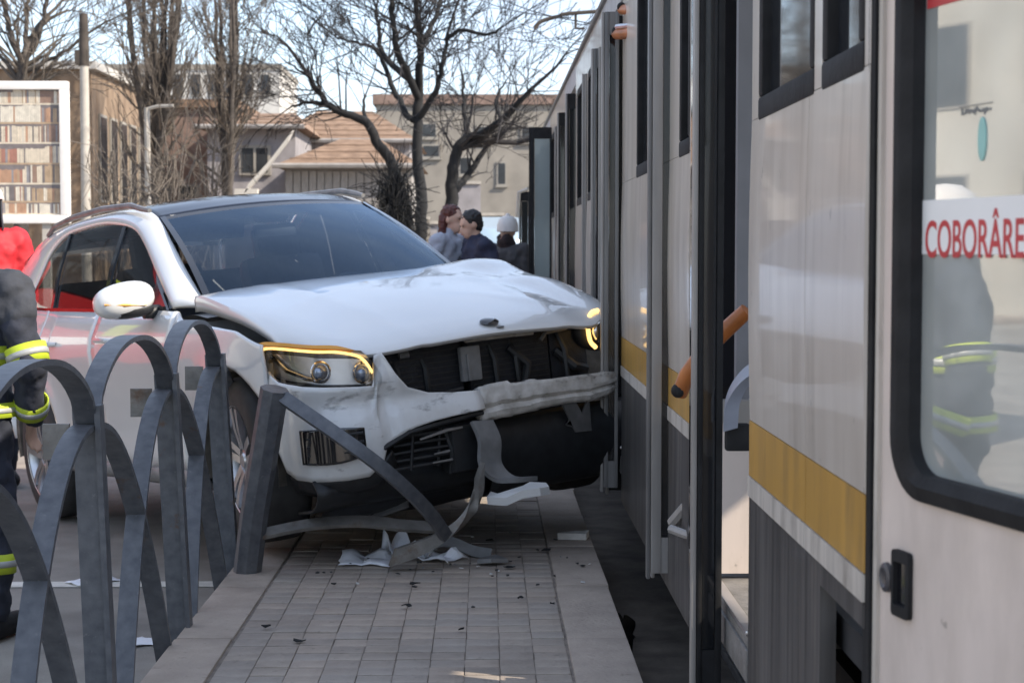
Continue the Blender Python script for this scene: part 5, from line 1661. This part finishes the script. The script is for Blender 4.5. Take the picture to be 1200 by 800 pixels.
tree('dark leaning tree bending left over the tiled roofs', 34, [
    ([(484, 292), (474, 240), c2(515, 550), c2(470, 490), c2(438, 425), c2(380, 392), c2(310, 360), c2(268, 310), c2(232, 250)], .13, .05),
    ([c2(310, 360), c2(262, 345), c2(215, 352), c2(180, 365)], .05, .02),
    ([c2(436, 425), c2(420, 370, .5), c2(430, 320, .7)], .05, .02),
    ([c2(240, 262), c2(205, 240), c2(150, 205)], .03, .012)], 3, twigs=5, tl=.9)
def poplar(u, d, label, seed, n=9, w=26, base=212):
    rnd_ = random.Random(seed)
    L = [([(u, 292), (u, 250), (u + 1, base), (u, base - 50)], .13, .10)]
    for k in range(n):
        e = rnd_.uniform(-1, 1); z = rnd_.uniform(-1, 1)
        vb = rnd_.uniform(base - 60, base - 5)
        L.append(([(u + e * 2, vb + 14, z * .05), (u + e * w * .30, vb - 22, z * .5), (u + e * w * .62, vb - 85, z * 1.0), (u + e * w * .8 + rnd_.uniform(-3, 3), vb - 150, z * 1.2), (u + e * w + rnd_.uniform(-4, 4), vb - 225, z * 1.4)], .085, .02))
    tree(label, d, L, seed, M_bark2, M_twig2, 'poplar', 3.0, 2, .9, upb=.5, spread=.35, spreaddepth=1)
poplar(184, 33, 'left poplar with pale upright branches at the brick corner', 5, 12, 36)
poplar(268, 33.5, 'right poplar with slender upright branches before the grey house', 6, 10, 28, 225)
tree('bare spreading tree above the billboard', 30, [
    ([(28, 292), (28, 200), (30, 120), (34, 70)], .14, .09),
    ([(34, 80), (20, 45), (14, 10), (8, -30)], .06, .03), ([(34, 75), (52, 48), (60, 15), (66, -20)], .06, .03),
    ([(33, 90), (60, 75), (85, 62), (112, 40), (145, 22)], .045, .015), ([(30, 100), (8, 70), (-15, 50)], .05, .02), ([(36, 65), (38, 30), (42, -10)], .05, .03)], 8, M_bark2, M_twig2, twigs=6, tl=.9)
# shrubs
def shrub(u, v, d, label, seed, n=34, wpx=40, hpx=60, mat=M_twig2, rad=.012, name='bare_shrub'):
    rnd_ = random.Random(seed); base = at(u, v, d); base.z = 0
    root = empty(name, base); tag(root, label, 'shrub', None)
    cw = MB(); H_ = at(u, v - hpx, d).z; W_ = wpx / FPX * d
    for k in range(n):
        a = rnd_.uniform(0, 2 * pi); e = rnd_.uniform(.2, 1)
        tip = Vector((cos(a) * W_ * e, sin(a) * W_ * .7 * e, H_ * rnd_.uniform(.55, 1.05)))
        mid_ = Vector((tip.x * .35, tip.y * .35, tip.z * .65)); end = tip + Vector((tip.x * .35, tip.y * .2, -H_ * .12 * e))
        P = curve([Vector((rnd_.uniform(-.1, .1), rnd_.uniform(-.1, .1), 0)), mid_, tip, end], 3)
        cw.tube(P, [lerp(rad * 1.5, rad * .6, i / (len(P) - 1)) for i in range(len(P))], 3, 0, False)
        for q in range(4):
            i = rnd_.randint(2, len(P) - 2); dd = (P[i + 1] - P[i]).normalized()
            grow(cw, P[i], dd + Vector((rnd_.uniform(-1, 1), rnd_.uniform(-1, 1), rnd_.uniform(-.4, .8))) * .7, H_ * .13, rad * .7, 1, rnd_, .6, -.02, 3, .006)
    cw.build('branches', mat, root)
    return root
shrub(140, 250, 27, 'fine arching bare shrub in front of the lit brick wall', 31, 20, 34, 80)
shrub(205, 250, 26, 'broad tan bare shrub just behind the car roof', 32, 26, 44, 85)
shrub(248, 250, 29, 'upright bare shrub between the poplar and the grey house', 33, 12, 18, 90)
shrub(462, 250, 26, 'dense dark rounded bush to the left of the main trunk', 34, 110, 17, 38, M_bark, .014, 'round_bush')
# pale blue van standing behind the onlookers
vn = empty('parked_van', (ph(578, 0, 24)[0], 24, 0)); tag(vn, 'pale blue van parked beyond the onlookers, seen end on', 'van')
M_vanp = pm('van_paint', (.42, .52, .62), .35, 0, .06, 3, coat=.6)
m = MB()
vp = [(-.82, .35), (-.88, .9), (-.86, 1.25), (-.76, 1.90), (-.60, 2.02), (.60, 2.02), (.76, 1.90), (.86, 1.25), (.88, .9), (.82, .35)]
m.add(*grid([[(x * sx_, y_, z) for x, z in vp] for y_, sx_ in ((0, 1), (.1, 1.02), (1.5, 1.02), (4.2, 1.0))], lin=True)); m.add([(x, 0, z) for x, z in vp], [tuple(range(len(vp)))])
m.build('body', M_vanp, vn, True, 30)
m = MB(); m.quad((-.68, -.012, 1.28), (.68, -.012, 1.28), (.60, -.012, 1.86), (-.60, -.012, 1.86)); solid(m.build('rear_window', pm('van_glass', (.30, .40, .50), .1, 0, .05, 3, coat=1), vn), .01, 1)
for s in (-1, 1):
    m = MB(); m.lathe([(.001, -.1), (.30, -.1), (.33, -.06), (.33, .06), (.30, .1), (.001, .1)], (s * .75, .8, .33), 'x', 24); m.build('wheel', M_rubber, vn)
    m = MB(); m.b2((s * .80 - .06, -.03, .9), (s * .80 + .04, .02, 1.2), bev=.01); m.build('tail_light', M_red, vn)
# overhead wires and bracket
wr_ = empty('overhead_wires', (0, 20, 0)); tag(wr_, 'thin dark tram wires crossing the sky at upper right', 'wires')
for (u0, v0, d0, u1, v1, d1) in ((300, 6, 40, 690, -12, 16), (560, 2, 30, 668, 24, 17), (575, -4, 26, 690, 30, 17), (300, 20, 45, 420, -6, 26)):
    m = MB(); a, b = at(u0, v0, d0), at(u1, v1, d1); n = 12
    m.tube([lerp(a, b, t / n) - Vector((0, 20, .06 * sin(pi * t / n))) for t in range(n + 1)], .007, 4); m.build('wire', M_rubber, wr_)
bk = empty('wire_bracket', (2.0, 18.5, 0)); tag(bk, 'curved steel bracket arm holding the tram wire above the roof', 'pole')
p0_ = Vector((2.0, 18.5, 0))
m = MB(); m.tube([(1.6, .3, 0), (1.6, .3, 5.2)], .08, 10); m.build('mast', M_conc, bk)
m = MB(); m.tube(curve([at(626, 36, 18.5) - p0_, at(634, 28, 18.5) - p0_, at(655, 22, 18.5) - p0_, at(690, 17, 18.5) - p0_, Vector((1.6, .3, 4.3))], 4), .022, 8)
m.tube([at(674, 20, 18.5) - p0_, at(674, 36, 18.5) - p0_, at(684, 36, 18.5) - p0_], .015, 6); m.build('arm', M_woodp, bk)

# ================================================================== RED RESCUE VAN just outside the left edge, mirrored in the side windows
fe = empty('rescue_van', (-5.2, 13.1, 0)); tag(fe, 'tall red rescue van with white and yellow markings left of the crashed car', 'van')
M_fred = pm('rescue_red', (.42, .018, .02), .3, 0, .05, 3, coat=1)
m = MB(); m.b2((-.85, -3.0, .45), (.85, -.1, 2.85), bev=.08); m.build('body', M_fred, fe)
m = MB(); m.b2((-.85, -.05, .45), (.85, 1.25, 2.35), bev=.18); m.build('cab', M_fred, fe)
m = MB(); m.b2((.85, -2.9, 1.15), (.862, -.2, 1.42)); m.build('stripe', M_signw, fe, False)
m = MB(); m.b2((.85, -2.8, 1.62), (.866, -.3, 2.7), bev=.02); m.build('side_window', G_tram, fe)  # dark panel added so the upper half of the mirrored van turns dark
for k in range(2):
    y = -2.4 + 1.5 * k
    m = MB(); m.poly([(.868, y, 1.45), (.868, y + .22, 1.45), (.868, y + .42, 1.9), (.868, y + .20, 1.9)], (.006, 0, 0)); m.build('chevron', M_hivis, fe, False)
m = MB(); m.b2((.85, .15, 1.4), (.865, 1.0, 2.05), bev=.02); m.build('cab_window', G_tram, fe)
for yy in (-2.2, .6):
    for s_ in (-1, 1):
        m = MB(); m.lathe([(.001, -.12), (.22, -.12), (.34, -.12), (.37, -.08), (.37, .08), (.34, .12), (.001, .12)], (s_ * .74, yy, .37), 'x', 28); m.build('wheel', M_rubber, fe)
m = MB(); m.b2((-.8, .3, 2.36), (.8, .6, 2.5), bev=.03); m.build('light_bar', pm('blue_lens', (.03, .08, .5), .2), fe)
# ================================================================== crumbs of plastic and glass from the crash
m = MB(); rg = random.Random(44)
for k in range(70):
    x = rg.gauss(-.15, .32); y = rg.gauss(7.15, .32)
    if not (PL + .05 < x < PR - .03) or y < 6.2: continue
    s_ = rg.uniform(.004, .013); a = rg.uniform(0, 6)
    P = [(x + s_ * cos(a + q) * rg.uniform(.5, 1.3), y + s_ * sin(a + q) * rg.uniform(.5, 1.3), PZ + .004 + rg.uniform(0, .004)) for q in (0, 1.6, 3.1, 4.6)]
    m.poly(P, (0, 0, rg.uniform(.002, .006)), rg.choice([0, 0, 0, 1, 2]))
tag(m.build('crash_crumbs', [M_blackp, M_gplast, M_white], None, False), kind='stuff')

# ================================================================== unseen street front added opposite, to be mirrored in the tram
M_street = pm('street_render', (.42, .40, .35), .9, 0, .15, .5)
sb = building('added_building', 'long pale building added unseen opposite the tram for its reflection and warm bounce', (M_street, M_tile), -36, -25, -4, 36, 11.0,
         [('r', -2.5 + 3.2 * i, -1.1 + 3.2 * i, 1.4 + 3.4 * j, 3.2 + 3.4 * j) for i in range(12) for j in range(3)], parapet=.4)
